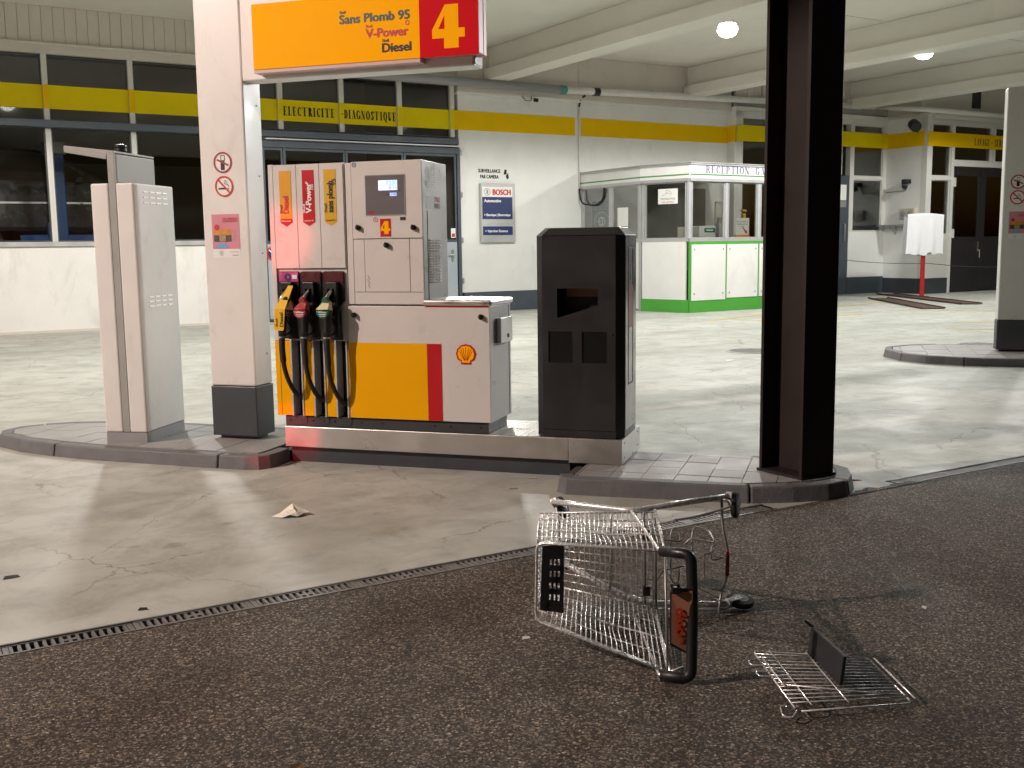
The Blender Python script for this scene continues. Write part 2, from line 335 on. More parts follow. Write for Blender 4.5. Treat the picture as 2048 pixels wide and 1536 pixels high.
# ------------------------------------------------------------------ lettering
def glyph_mesh(txt, size, bold, spacing, align):
    cu = bpy.data.curves.new('lettering', 'FONT'); cu.body = txt; cu.size = size; cu.offset = bold; cu.align_x = align; cu.space_character = spacing; cu.resolution_u = 3
    ob = bpy.data.objects.new('lettering', cu); link(ob)
    dg = bpy.context.evaluated_depsgraph_get(); me = bpy.data.meshes.new_from_object(ob.evaluated_get(dg))
    vs = [tuple(v.co) for v in me.vertices]; fs = [tuple(p.vertices) for p in me.polygons]
    bpy.data.objects.remove(ob); bpy.data.curves.remove(cu); bpy.data.meshes.remove(me)
    return vs, fs
def letters(T, txt, o, u, v, size, m, bold=0., spacing=1., align='LEFT', width=None, name='lettering', parent=None, lift=.0012):
    """letters with the baseline at o, along u, up v; width stretches the line to that length"""
    vs, fs = glyph_mesh(txt, size, 0., spacing, align)
    if not vs: return None
    xs = [p[0] for p in vs]; k = 1.
    if width: k = width / max(1e-6, max(xs) - min(xs)); x0 = min(xs)
    o, u, v = Vector(o), Vector(u).normalized(), Vector(v).normalized(); nrm = u.cross(v)
    mb = MB()
    offs = [(0, 0)] if not bold else [(a * bold, b * bold) for a, b in ((-1, 0), (1, 0), (0, .6), (0, -.6), (.6, .5), (-.6, -.5))]
    for i_, (dx, dy) in enumerate(offs): mb.add([o + u * ((p[0] - (x0 if width else 0)) * k + dx) + v * (p[1] + dy) + nrm * (lift + .00003 * i_) for p in vs], fs)
    return part(T, name, mb, m, parent=parent, kind='stuff')

# a bold high-contrast serif, drawn as strokes (unit height)
def serif_shapes(ch, w, h=.085):
    S = []
    def bx(a, b, c, d): S.append([(a, c), (b, c), (b, d), (a, d)])
    def stem(x, y0=0., y1=1., foot=True, head=True):
        bx(x, x + w, y0, y1)
        if foot: bx(x - .07, x + w + .07, y0, y0 + h)
        if head: bx(x - .07, x + w + .07, y1 - h, y1)
    def arc(cx, cy_, rx, ry, a0, a1, n=16, wt=None):
        wt = wt or w; o = []; i = []
        for k in range(n + 1):
            t = R(a0 + (a1 - a0) * k / n); c, s = math.cos(t), math.sin(t)
            o.append((cx + rx * c, cy_ + ry * s)); i.append((cx + (rx - wt) * c, cy_ + (ry - h) * s))
        for k in range(n): S.append([o[k], o[k + 1], i[k + 1], i[k]])
    def dia(x0, y0, x1, y1, t): S.append([(x0 - t / 2, y0), (x0 + t / 2, y0), (x1 + t / 2, y1), (x1 - t / 2, y1)])
    adv = .72
    if ch == 'E': stem(.07); bx(.07, .58, .945, 1); bx(.07, .45, .48, .53); bx(.07, .58, 0, .055); bx(.545, .59, .74, 1); bx(.555, .6, 0, .27); bx(.41, .45, .38, .63); adv = .74
    elif ch == 'L': stem(.07); bx(.07, .58, 0, .055); bx(.55, .6, 0, .3); adv = .72
    elif ch == 'T': stem(.30, head=False); bx(0, .6 + w, .945, 1); bx(0, .045, .72, 1); bx(.555 + w, .6 + w, .72, 1); adv = .72 + w
    elif ch == 'I': stem(.07); adv = .28 + w
    elif ch == 'C': arc(.36, .5, .34, .5, 42, 318); bx(.57, .62, .68, .96); adv = .74
    elif ch == 'G': arc(.36, .5, .34, .5, 42, 300); stem(.50, 0.02, .42, foot=False); bx(.57, .62, .68, .96); adv = .84
    elif ch == 'O': arc(.38, .5, .37, .5, 0, 360, 26); adv = .84
    elif ch == 'Q': arc(.38, .5, .37, .5, 0, 360, 26); dia(.62, -.2, .40, .12, w); adv = .84
    elif ch == 'D': stem(.07, foot=False, head=False); bx(0, .3, .945, 1); bx(0, .3, 0, .055); arc(.28, .5, .42, .5, -90, 90); adv = .8
    elif ch == 'R': stem(.07); bx(.07, .3, .945, 1); bx(.07, .36, .47, .525); arc(.3, .735, .27, .265, -90, 90); dia(.62, 0, .36, .49, w); bx(.5, .74, 0, .05); adv = .8
    elif ch == 'P': stem(.07); bx(.07, .3, .945, 1); bx(.07, .3, .44, .495); arc(.3, .72, .28, .28, -90, 90); adv = .7
    elif ch == 'A': dia(.10, 0, .36, 1, .05); dia(.58, 0, .34, 1, w); bx(.17, .52, .28, .33); bx(0, .22, 0, h); bx(.44, .74, 0, h); adv = .76
    elif ch == 'V': dia(.36, 0, .12, 1, w); dia(.38, 0, .60, 1, .05); bx(-.02, .26, .945, 1); bx(.48, .72, .945, 1); adv = .74
    elif ch == 'N': stem(.07, foot=True, head=True); 
    elif ch == 'S': arc(.3, .74, .25, .26, 20, 270); arc(.3, .26, .27, .285, -160, 90); bx(.5, .55, .72, .98); bx(.02, .07, .03, .3); adv = .66
    elif ch == 'U': stem(.07, .3, 1, foot=False); bx(.56, .61, .3, 1); bx(.48, .7, .945, 1); arc(.34, .3, .27, .3, 180, 360); adv = .8
    elif ch == '-': bx(.06, .44, .42, .5); adv = .56
    elif ch == ' ': adv = .36
    if ch == 'N':
        S.clear(); bx(.08, .13, 0, 1); bx(.60, .65, 0, 1); dia(.58, 0, .14, 1, w); bx(0, .24, 0, h); bx(0, .2, .945, 1); bx(.5, .74, .945, 1); adv = .84
    return S, adv
def serif(T, txt, o, u, v, size, m, w=.17, width=None, h=.085, parent=None, name='lettering', fade=None):
    pol = []; x = 0
    for ch in txt:
        S, adv = serif_shapes(ch, w, h); pol += [[(a + x, b) for a, b in q] for q in S]; x += adv + .06
    k = (width / x) if width else size
    o, u, v = Vector(o), Vector(u).normalized(), Vector(v).normalized(); nr = u.cross(v); mb = MB()
    for i, q in enumerate(pol):
        area = sum(q[j][0] * q[(j + 1) % len(q)][1] - q[(j + 1) % len(q)][0] * q[j][1] for j in range(len(q)))
        if area < 0: q = q[::-1]
        mb.add([o + u * (a * k) + v * (b * size) + nr * (.0012 + .00002 * i) for a, b in q], [tuple(range(len(q)))])
    return part(T, name, mb, m, parent=parent, kind='stuff')
UX, UY, UZ = Vector((1, 0, 0)), Vector((0, 1, 0)), Vector((0, 0, 1))
# ================================================================== ground
def sheet(name, fr, polys, m, z=0.):
    mb = MB()
    for p in polys: mb.add([(x, y, z) for x, y in p], [tuple(range(len(p)))])
    return single(name, None, None, fr, (0, 0, 0), mb, m, kind='structure')
sheet('ground', 'W', [[(-150, -150), (150, -150), (150, 150), (-150, 150)]], mat('subsoil', (.05, .045, .04), .9), -.32)
DN, DF = -3.02, -2.885           # near and far edge of the drainage channel
sheet('forecourt', 'W', [[(-60, DF), (70, DF), (70, 14.6), (-60, 14.6)], [(1.93, DN), (3.03, DN), (3.03, DF), (1.93, DF)],
                         [(-60, DN), (-4.7, DN), (-4.7, DF), (-60, DF)], [(7.1, DN), (70, DN), (70, DF), (7.1, DF)]], CONC)
sheet('road', 'W', [[(-90, -90), (90, -90), (90, DN), (-90, DN)]], ASPH)
# ragged lip of asphalt where it meets the slab beside the island
mb = MB(); pts = []; x = 2.3
while x < 3.2: pts.append((x, DN + random.uniform(.01, .075))); x += random.uniform(.03, .07)
mb.add([(2.3, DN - .02, .004)] + [(3.2, DN - .02, .004)] + [(a, b, .004) for a, b in pts[::-1]], [tuple(range(len(pts) + 2))])
single('asphalt_edge', None, None, 'W', (0, 0, 0), mb, ASPH, kind='structure')

# drainage channel: trough, frame rails, every grate a part
dr = thing('drainage_channel', 'long cast iron slot drain channel between the concrete forecourt and the asphalt', 'drain', 'W', (0, -2.95, 0))
def grate_mesh(n, barw, rail, L=.496, W=.118):
    mb = MB(); y0, y1 = -W / 2, W / 2
    mb.box(0, L, y0, y0 + rail, -.02, .0); mb.box(0, L, y1 - rail, y1, -.02, .0)
    p = L / n
    for k in range(n + 1):
        w = barw * (1.7 if k in (0, n) else 1.); x = min(max(k * p, w / 2), L - w / 2); mb.box(x - w / 2, x + w / 2, y0 + rail, y1 - rail, -.02, -.0015)
    mb.box(L / 2 - p * .95, L / 2 + p * .95, -.011, .011, -.02, -.0025)
    return mb
def mesh_of(name, mb, m):
    me = bpy.data.meshes.new(name); me.from_pydata(mb.v, [], mb.f); me.update(); me.materials.append(m); return me
g1 = mesh_of('grate', grate_mesh(16, .0125, .019), CAST)
g2 = mesh_of('grate', grate_mesh(24, .0115, .017), CAST)
def place_grate(me, x):
    o = link(bpy.data.objects.new('grate', me)); o.parent = dr; o.location = (x, random.uniform(-.0015, .0015), random.uniform(-.003, .001)); o.rotation_euler = (0, 0, random.uniform(-.003, .003))
for k in range(13): place_grate(g1, -4.685 + .5 * k)
place_grate(mesh_of('grate', grate_mesh(3, .0115, .021, L=.09), CAST), 1.82)
for k in range(8): place_grate(g2, 3.06 + .5 * k)
for a, b in ((-4.7, 1.93), (3.03, 7.1)):
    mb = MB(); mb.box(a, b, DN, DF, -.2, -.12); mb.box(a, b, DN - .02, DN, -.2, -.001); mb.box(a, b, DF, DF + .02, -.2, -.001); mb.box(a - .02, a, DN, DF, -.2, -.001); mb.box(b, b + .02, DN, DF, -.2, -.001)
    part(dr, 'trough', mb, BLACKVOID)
    mb = MB(); mb.box(a, b, DN + .001, DN + .014, -.05, .003); mb.box(a, b, DF - .014, DF - .001, -.05, .003); part(dr, 'frame_rail', mb, CAST)

# painted lines and covers on the slab
def pline(name, p, q, w, m, z=.004):
    a, b = Vector(p), Vector(q); d = (b - a).normalized(); n = Vector((-d.y, d.x)) * w / 2; mb = MB(); N = 9; V = []
    for k in range(N + 1):
        c = a + (b - a) * k / N; j = random.uniform(.75, 1.1); V += [(c.x + n.x * j, c.y + n.y * j, z), (c.x - n.x * j, c.y - n.y * j, z)]
    mb.add(V, [(2 * k + 1, 2 * k + 3, 2 * k + 2, 2 * k) for k in range(N)])
    return single(name, None, None, 'W', (0, 0, 0), mb, m, kind='structure')
for p, q in (((11.8, 8.75), (14.9, 9.7)), ((12.6, 8.2), (15.6, 8.15)), ((15.9, 9.9), (20.4, 11.1)), ((13.6, 4.55), (14.7, 3.4)), ((15.1, 5.45), (16.2, 4.4)), ((17.3, 8.4), (18.6, 6.6))):
    pline('painted_line', p, q, .11, YLINE)
pline('wall_line', (-8, 13.9), (4.5, 14.05), .05, WLINE)
def manhole(x, y, r, label):
    T = thing('manhole_cover', label, 'manhole cover', 'W', (x, y, 0))
    mb = MB(); mb.lathe((x, y, 0), UZ, [(r, .001), (r, .006), (r - .03, .008)], 32); part(T, 'frame', mb, GALV, smooth=False)
    mb = MB(); mb.lathe((x, y, 0), UZ, [(r - .045, .006), (r - .045, .0105)], 32)
    for i in range(-3, 4):
        s = math.sqrt(max(0, (r - .08) ** 2 - (i * .09) ** 2)); mb.box(x - s, x + s, y + i * .09 - .012, y + i * .09 + .012, .0105, .0135)
    part(T, 'lid', mb, CAST)
manhole(8.25, 3.8, .36, 'round iron manhole cover in the slab just left of the dark steel column')
manhole(11.5, 2.38, .36, 'round iron manhole cover in the slab beside the far white pillar')

# ================================================================== canopy
CZ = 6.12
cn = thing('canopy', 'beige painted flat canopy roof with deep cross beams over the forecourt', 'canopy', 'W', (10, 6, CZ))
mb = MB(); mb.box(-7, 34, -3.4, 14.62, CZ, CZ + .3); part(cn, 'ceiling', mb, CEIL)
for k in range(6):
    x = -2 + 6 * k; mb = MB()
    mb.box(x + .12, x + .40, -3.35, 14.5, 5.66, CZ - .002); mb.box(x - .02, x + .52, -3.38, 14.48, 5.37, 5.625)
    mb.box(x + .06, x + .46, -3.36, 14.49, 5.625, 5.66)
    part(cn, 'beam', mb, CEIL, bevel=.012)
for y in (1.9, 8.1):
    for k in range(5):
        mb = MB(); mb.box(-1.46 + 6 * k, 3.96 + 6 * k, y, y + .018, CZ - .004, CZ - .001); part(cn, 'joint_strip', mb, mat('joint_dark', (.34, .31, .27), .9))
# ceiling lamps; those out of view are assumed
LENS = mat('lamp_lens', (.95, .97, 1), .3, emit=26., ecol=(1, .98, .93))
lamp_spots = [(.6, 7.8, 'assumed hanging canopy lamp before the left garage windows'), (5.95, 7.75, 'assumed hanging canopy lamp behind the yellow price sign'),
    (11.27, 7.68, 'lit round ceiling lamp left of the dark steel column'), (16.60, 7.55, 'lit round ceiling lamp right of the dark steel column'), (22.6, 8.0, 'assumed hanging canopy lamp before the wash bay door')]
for x, y, lab in lamp_spots:
    T = thing('ceiling_lamp', lab, 'ceiling lamp', 'W', (x, y, CZ), group='lamps under the canopy')
    mb = MB(); mb.box(x - .2, x + .2, y - .2, y + .2, CZ - .03, CZ - .001); part(T, 'mounting_plate', mb, CEIL, bevel=.004)
    mb = MB(); mb.lathe((x, y, CZ - .03), -UZ, [(.03, 0), (.03, .45), (.12, .49), (.15, .55)], 24); part(T, 'housing', mb, WHITE, smooth=True, auto=True)
    mb = MB(); mb.lathe((x, y, CZ - .582), -UZ, [(.14, 0), (.18, .05), (.185, .11), (.155, .18), (.10, .22), (.03, .235)], 24); part(T, 'globe', mb, LENS, smooth=True)
    ld = bpy.data.lights.new('canopy_light', 'SPOT'); ld.shadow_soft_size = .2; ld.spot_size = R(168); ld.spot_blend = .2; ld.energy = LED_W * (.95 if x < 2 else 1.); ld.color = (1, .99, .95)
    lo = link(bpy.data.objects.new('canopy_light', ld)); lo.parent = T; lo.location = (0, 0, -.93)

# assumed street lamp to the left, outside the frame: warm light on every front
sl = (-13.2, 1.4, 0.)
T = thing('assumed_street_lamp', 'assumed tall grey street lamp with a warm lantern left of the forecourt', 'street lamp', 'C', sl)
mb = MB(); mb.tube([(sl[0], sl[1], 0), (sl[0], sl[1], 1.2), (sl[0], sl[1], 7.6)], [.11, .09, .055], 12); part(T, 'post', mb, GALV, smooth=True)
mb = MB(); mb.tube(fillet([(sl[0], sl[1], 7.5), (sl[0], sl[1], 7.9), (sl[0] + .9, sl[1] + .15, 8.05)], .3), .035, 10); part(T, 'arm', mb, GALV, smooth=True)
mb = MB(); mb.box(sl[0] + .8, sl[0] + 1.5, sl[1], sl[1] + .3, 8.0, 8.12); part(T, 'lantern', mb, GALV, bevel=.03)
mb = MB(); mb.box(sl[0] + .9, sl[0] + 1.42, sl[1] + .05, sl[1] + .25, 7.975, 8.0); part(T, 'lens', mb, mat('sodium_lens', (1, .8, .6), .3, emit=25., ecol=(1, .68, .5)))
ld = bpy.data.lights.new('assumed_street_light', 'POINT'); ld.energy = STREET_W; ld.color = (1, .80, .71); ld.shadow_soft_size = .12
lo = link(bpy.data.objects.new('assumed_street_light', ld)); lo.parent = T; lo.location = (1.15, .15, 7.88)

# assumed floodlight under the canopy, right of the frame: lights every right-hand side
fx, fy, fz = 17.2, 1.6, 5.2
T = thing('floodlight', 'assumed white floodlight hanging under the canopy, right of the picture', 'lamp', 'W', (fx, fy, CZ))
mb = MB(); mb.tube([(fx, fy, CZ - .002), (fx, fy, fz + .1)], .03, 10); part(T, 'stem', mb, GALV, smooth=True)
mb = MB(); mb.box(fx - .02, fx + .12, fy - .22, fy + .22, fz - .14, fz + .14); part(T, 'housing', mb, GALV, bevel=.02)
mb = MB(); mb.box(fx - .028, fx - .021, fy - .19, fy + .19, fz - .11, fz + .11); part(T, 'lens', mb, LENS)
ld = bpy.data.lights.new('assumed_flood_light', 'SPOT'); ld.energy = WHITE_W; ld.color = (.98, 1, .99); ld.shadow_soft_size = .45; ld.spot_size = R(46); ld.spot_blend = .8
lo = link(bpy.data.objects.new('assumed_flood_light', ld)); lo.parent = T; lo.location = (-.12, 0, fz - CZ); lo.rotation_euler = (Vector((-.5, 1.2, 1.4)) - Vector((fx - .12, fy, fz))).to_track_quat('-Z', 'Y').to_euler()

# ================================================================== garage building
WY0 = 14.65
gb = thing('garage_building', 'long white garage building with yellow band, tall dark windows and a beige clad top', 'building', 'W', (10, WY0, 0))
def bpart(name, m, *boxes, bevel=0., label=None, kind=None, parent=None):
    mb = MB()
    for b in boxes: mb.box(*b)
    return part(gb, name, mb, m, bevel=bevel, label=label, kind=kind, parent=parent)
LX = -7.25
bpart('wall', WALL, (LX, 4.60, WY0, WY0 + .3, .05, 1.655))
bpart('wall_base', CLAD, (LX, 4.60, WY0 - .04, WY0 + .28, 0, .05))
bpart('window_sill', LGREY, (LX, 4.60, WY0 - .06, WY0 + .24, 1.655, 1.745), bevel=.006)
bpart('top_frame', CLAD, (LX, 9.30, WY0 - .05, WY0 + .25, 5.25, 5.41))
bpart('top_frame_lip', FRAME, (LX, 9.30, WY0 - .09, WY0 + .2, 5.41, 5.45))
# cladding strips above the windows: every strip a part
me = mesh_of('cladding_strip', MB().box(0, .197, 0, .04, 5.452 - CZ, -.002), CLAD); me2 = mesh_of('cladding_strip', MB().box(0, .197, .008, .04, 5.452 - CZ, -.002), CLAD)
def strips(x0, x1, y, zoff=0., m1=me, m2=me2, ang=0):
    k = 0; x = x0
    while x < x1 - .1:
        o = link(bpy.data.objects.new('cladding_strip', random.choice((m1, m1, m2)))); o.parent = gb; o.location = (x - 10, y - WY0 + random.uniform(-.003, .003), CZ + zoff); x += .205
strips(LX, 9.28, WY0 - .03)
bpart('fascia_backing', INTDK, (LX, 9.3, WY0 + .015, WY0 + .1, 5.46, CZ - .005))
LM = [-7.25, -5.71, -4.15, -2.59, -1.03, .53, 2.09, 3.65]     # left window mullions
RM = [5.10, 6.48, 7.87, 9.20]
for x in LM + [4.62]: bpart('mullion', FRAME, (x - .05, x - .005, WY0 - .05, WY0 + .12, 1.747, 3.88), (x - .005, x + .052, WY0 - .015, WY0 + .12, 1.747, 3.88), (x - .05, x + .05, WY0 - .045, WY0 + .12, 4.022, 5.248))
for x in RM: bpart('mullion', FRAME, (x - .055, x + .055, WY0 - .05, WY0 + .12, 4.062, 5.248))
def window(x0, x1, z0, z1, y, m=FRAME, g=GLASS, fw_=.022, d=.05):
    mb = MB(); mb.ring((0, y - .012, 0), UX, UZ, (0, d, 0), [(x0, z0), (x1, z0), (x1, z1), (x0, z1)], [(x0 + fw_, z0 + fw_), (x1 - fw_, z0 + fw_), (x1 - fw_, z1 - fw_), (x0 + fw_, z1 - fw_)])
    f = part(gb, 'window', mb, m)
    mb = MB(); mb.box(x0 + fw_ * .5, x1 - fw_ * .5, y + .004, y + .010, z0 + fw_ * .5, z1 - fw_ * .5); part(gb, 'pane', mb, g, parent=f)
    return f
def band(x0, x1, y, m, z0=4.245, z1=4.685, t=.004):
    return bpart('yellow_band', m, (x0, x1, y - t, y - .0005, z0, z1))
DKF = mat('dark_window_frame', (.07, .075, .08), .45)
xs = LM + [4.62]
for a, b in zip(xs[:-1], xs[1:]):
    window(a + .055, b - .052, 1.75, 3.885, WY0 + .03, DKF); window(a + .053, b - .053, 4.025, 5.245, WY0 + .03, DKF); band(a + .052, b - .052, WY0 + .015, BANDG)
for x in xs: band(x - .051, x + .051, WY0 - .047, BAND)
xs = [4.62] + RM
for a, b in zip(xs[:-1], xs[1:]):
    window(a + .058, b - .058, 4.065, 5.245, WY0 + .03, DKF); band(a + .056, b - .056, WY0 + .015, BANDG)
for x in RM: band(x - .056, x + .056, WY0 - .052, BANDG)
# long blue-grey rail and the door gantry
bpart('rail', NAVY, (LX, 9.28, WY0 - .20, WY0 - .055, 3.885, 4.02), bevel=.008)
bpart('rail_strip', LGREY, (4.7, 9.32, WY0 - .19, WY0 - .06, 3.835, 3.86))
bpart('door_header', NAVY, (4.62, 9.36, WY0 - .08, WY0 + .14, 3.68, 3.825), bevel=.006)
# folding door: four leaves
DX = [4.64, 6.02, 7.40, 8.0, 9.30]; DX = [4.66, 5.12, 6.53, 7.935, 9.28]
for i, (a, b) in enumerate(zip(DX[:-1], DX[1:])):
    mb = MB(); fwd = .055
    mb.ring((0, WY0 - .05, 0), UX, UZ, (0, .07, 0), [(a, .03), (b - .012, .03), (b - .012, 3.675), (a, 3.675)], [(a + fwd, 1.72), (b - fwd, 1.72), (b - fwd, 3.62), (a + fwd, 3.62)])
    d = part(gb, 'door', mb, NAVY, bevel=.004)
    mb = MB(); mb.box(a + fwd * .6, b - fwd * .6, WY0 - .025, WY0 - .019, 1.70, 3.64); part(gb, 'pane', mb, GLASS, parent=d)
    mb = MB(); mb.box(a + .03, b - .03, WY0 - .062, WY0 - .052, .06, 1.66); part(gb, 'door_panel', mb, DOORB, bevel=.003, parent=d)
    if i == 3:
        mb = MB(); mb.box(9.10, 9.16, WY0 - .075, WY0 - .064, 1.22, 1.48); mb.tube([(9.13, WY0 - .07, 1.36), (9.13, WY0 - .13, 1.36), (9.0, WY0 - .13, 1.36)], .013, 8); part(gb, 'handle', mb, STEEL, parent=d)
bpart('door_post', NAVY, (9.285, 9.37, WY0 - .07, WY0 + .14, 0, 3.678), bevel=.004)
for z in (3.72, 2.75, 1.7, .75):
    mb = MB(); mb.box(9.372, 9.43, WY0 - .06, WY0 - .02, z - .05, z + .05); mb.tube([(9.40, WY0 - .06, z - .07), (9.40, WY0 - .06, z + .07)], .014, 8); part(gb, 'hinge', mb, GALV)
# white wall between door and corner
bpart('wall', WALL, (9.372, 17.68, WY0, WY0 + .3, .47, 5.10))
bpart('wall_base', NAVY, (9.44, 17.6, WY0 - .018, WY0 + .28, 0, .468), label='dark blue-grey painted skirting below the white wall')
bpart('fascia_panel', CLAD, (9.31, 12.65, WY0 - .15, WY0 + .2, 5.10, CZ - .005), bevel=.004)
bpart('fascia_panel', CLAD, (12.657, 17.68, WY0 - .15, WY0 + .2, 5.10, CZ - .005), bevel=.004)
bpart('fascia_return', WALL, (9.31, 17.68, WY0 - .1, WY0 + .2, 5.04, 5.098))
band(9.26, 12.66, WY0 - .001, BAND); band(12.83, 17.67, WY0 - .001, BAND)
# second stretch, 0.3 m forward
Y2 = 14.35
bpart('corner_return', WALL, (17.68, 17.72, Y2, WY0 + .2, 0, 5.2)); band(17.676, 17.722, Y2 - .0005, BAND)
mb = MB(); mb.box(17.674, 17.679, Y2, WY0 - .002, 4.27, 4.7); part(gb, 'yellow_band', mb, BAND)
bpart('wall_frame', FRAME, (17.722, 17.98, Y2, Y2 + .2, 0, 5.1), (17.722, 23.75, Y2, Y2 + .2, 4.93, 5.1), bevel=.004)
strips(17.7, 23.7, Y2 - .01, 0)
bpart('fascia_backing', INTDK, (17.7, 23.75, Y2 + .02, Y2 + .1, 5.2, CZ - .005))
bpart('top_frame_lip', FRAME, (17.7, 23.75, Y2 - .06, Y2 + .1, 5.1, 5.2))
for a, b, z0, z1 in ((17.98, 19.95, .5, 4.93), (19.95, 21.90, 3.5, 4.93), (22.34, 23.60, 3.46, 4.93), (22.34, 23.60, 1.86, 3.36)): window(a, b, z0, z1, Y2 + .04)
bpart('wall', WALL, (22.2, 23.75, Y2, Y2 + .2, .5, 1.85)); bpart('wall_base', NAVY, (22.2, 23.75, Y2 - .015, Y2 + .2, 0, .5))
bpart('mullion', FRAME, (22.17, 22.335, Y2 - .03, Y2 + .15, 1.85, 4.93), (23.60, 23.75, Y2 - .01, Y2 + .15, 1.85, 4.93), (22.335, 23.60, Y2 - .01, Y2 + .15, 3.365, 3.455))
mb = MB(); mb.box(19.97, 22.165, Y2 - .02, Y2 + .05, 0.02, 3.46); d = part(gb, 'door', mb, NAVY, bevel=.005, label='dark blue side door with notice and grey letter plate')
mb = MB(); mb.box(21.75, 22.05, Y2 - .024, Y2 - .0205, 2.75, 3.2); part(gb, 'notice', mb, PAPER, parent=d)
mb = MB(); mb.box(21.73, 22.05, Y2 - .03, Y2 - .0205, 2.55, 2.73); part(gb, 'letter_plate', mb, GALV, parent=d)
mb = MB(); mb.tube([(21.95, Y2 - .03, 1.55), (21.95, Y2 - .09, 1.6), (21.95, Y2 - .09, 2.05), (21.95, Y2 - .03, 2.1)], .02, 8); part(gb, 'handle', mb, STEEL, parent=d)
band(17.722, 23.75, Y2 - .034, BANDG, 4.29, 4.72)
# bay that steps forward with the wash entrance
Y3 = 12.9; X3 = 23.76
bpart('side_wall', WALL, (X3 - .01, X3 + .2, Y3 + .2, Y2 + .2, .45, 5.12)); bpart('wall_base', ANTH, (X3 - .025, X3 + .2, Y3 + .2, Y2 + .2, 0, .448), label='scraped black skirting at the bay corner')
mb = MB(); mb.box(X3 - .0155, X3 - .0105, Y3 + .1, Y2 - .02, 4.27, 4.70); part(gb, 'yellow_band', mb, BAND)
bpart('bay_frame', FRAME, (X3 - .01, 23.98, Y3, Y3 + .2, .45, 5.12), (23.98, 33.5, Y3, Y3 + .2, 4.90, 5.12), (24.84, 24.97, Y3 - .01, Y3 + .2, 0, 4.9), (23.98, 24.84, Y3, Y3 + .2, 3.30, 3.42), (24.97, 33.5, Y3, Y3 + .2, 3.72, 3.89),
      (26.72, 26.9, Y3, Y3 + .2, 3.89, 4.9), (23.98, 24.84, Y3, Y3 + .2, .45, 1.72), bevel=.004)
bpart('wall_base', ANTH, (X3 - .01, 24.84, Y3 - .012, Y3 + .2, 0, .448)); bpart('wall', WALL, (27.92, 33.5, Y3 + .01, Y3 + .2, 0, 3.715))
bpart('bay_ledge', CLAD, (X3 - .08, 33.5, Y3 - .12, Y2, 5.12, 5.2)); bpart('ledge_trim', FRAME, (X3 + .1, 33.5, Y3 - .14, Y3 - .1, 5.03, 5.12))
bpart('bay_fascia', CLAD, (X3 - .02, 33.5, Y3 + .25, Y3 + .35, 5.2, CZ - .005)); bpart('bay_fascia', CLAD, (X3 - .02, X3 + .1, Y3 + .35, Y2, 5.2, CZ - .005))
for a, b, z0, z1 in ((23.98, 24.84, 1.73, 3.30), (23.98, 24.84, 3.42, 4.9), (24.97, 26.72, 3.89, 4.9), (26.9, 29, 3.89, 4.9)): window(a, b, z0, z1, Y3 + .06)
band(X3 - .012, 33.5, Y3 - .012, BAND, 4.26, 4.665)
for a, b in ((24.975, 26.42), (26.43, 27.9)):
    mb = MB(); mb.ring((0, Y3 + .05, 0), UX, UZ, (0, .06, 0), [(a, .03), (b, .03), (b, 3.7), (a, 3.7)], [(a + .16, 1.65), (b - .16, 1.65), (b - .16, 3.45), (a + .16, 3.45)])
    d = part(gb, 'door', mb, mat('wash_door_brown', (.022, .019, .019), .45, var=.1), bevel=.004); mb = MB(); mb.box(a + .1, b - .1, Y3 + .075, Y3 + .081, 1.6, 3.5); part(gb, 'pane', mb, GLASS, parent=d)
    mb = MB(); mb.box(a + .1, b - .1, Y3 + .072, Y3 + .09, .1, 1.6); part(gb, 'door_panel', mb, MATS['wash_door_brown'], parent=d)
    if a < 25: 
        mb = MB(); mb.box(26.28, 26.34, Y3 + .03, Y3 + .048, 1.2, 1.5); mb.tube([(26.31, Y3 + .04, 1.25), (26.31, Y3 - .02, 1.25), (26.31, Y3 - .02, 1.02)], .015, 8); part(gb, 'handle', mb, STEEL, parent=d)
        for z in (3.25, 1.75):
            mb = MB(); mb.box(24.93, 25.06, Y3 - .03, Y3 - .011, z - .13, z + .13); part(gb, 'hinge', mb, FRAME, parent=d)
mb = MB()
for k in range(7): mb.box(26.05, 26.4, Y3 + .232, Y3 + .246, 5.5 + .065 * k, 5.54 + .065 * k)
mb.box(26.02, 26.43, Y3 + .240, Y3 + .2495, 5.46, 5.96); part(gb, 'vent_grille', mb, BLACKP)
serif(gb, 'LAVAGE - SERVICE', (25.85, Y3 - .017, 4.35), UX, UZ, .20, INK, .2, width=1.75, h=.07)
serif(gb, 'ELECTRICITE', (5.18, WY0 + .008, 4.36), UX, UZ, .19, INK, .26, width=1.17); serif(gb, '-', (6.44, WY0 - .0575, 4.36), UX, UZ, .19, INK, .3); serif(gb, 'DIAGNOSTIQUE', (6.55, WY0 + .008, 4.36), UX, UZ, .19, INK, .26, width=1.26)
# dim interior behind the glass
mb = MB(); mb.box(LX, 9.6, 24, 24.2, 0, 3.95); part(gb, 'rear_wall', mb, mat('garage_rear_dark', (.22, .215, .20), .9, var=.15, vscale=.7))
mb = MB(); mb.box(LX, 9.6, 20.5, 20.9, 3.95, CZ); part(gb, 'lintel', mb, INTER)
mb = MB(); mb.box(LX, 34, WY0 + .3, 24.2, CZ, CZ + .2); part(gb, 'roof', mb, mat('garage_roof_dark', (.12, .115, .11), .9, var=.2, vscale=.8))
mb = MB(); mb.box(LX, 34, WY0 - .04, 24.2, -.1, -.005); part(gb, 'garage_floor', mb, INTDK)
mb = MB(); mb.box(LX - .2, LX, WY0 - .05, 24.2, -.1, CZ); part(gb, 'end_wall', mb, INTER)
mb = MB(); mb.box(9.6, 9.8, WY0 + .3, 24.2, 0, CZ); part(gb, 'inner_wall', mb, INTER)
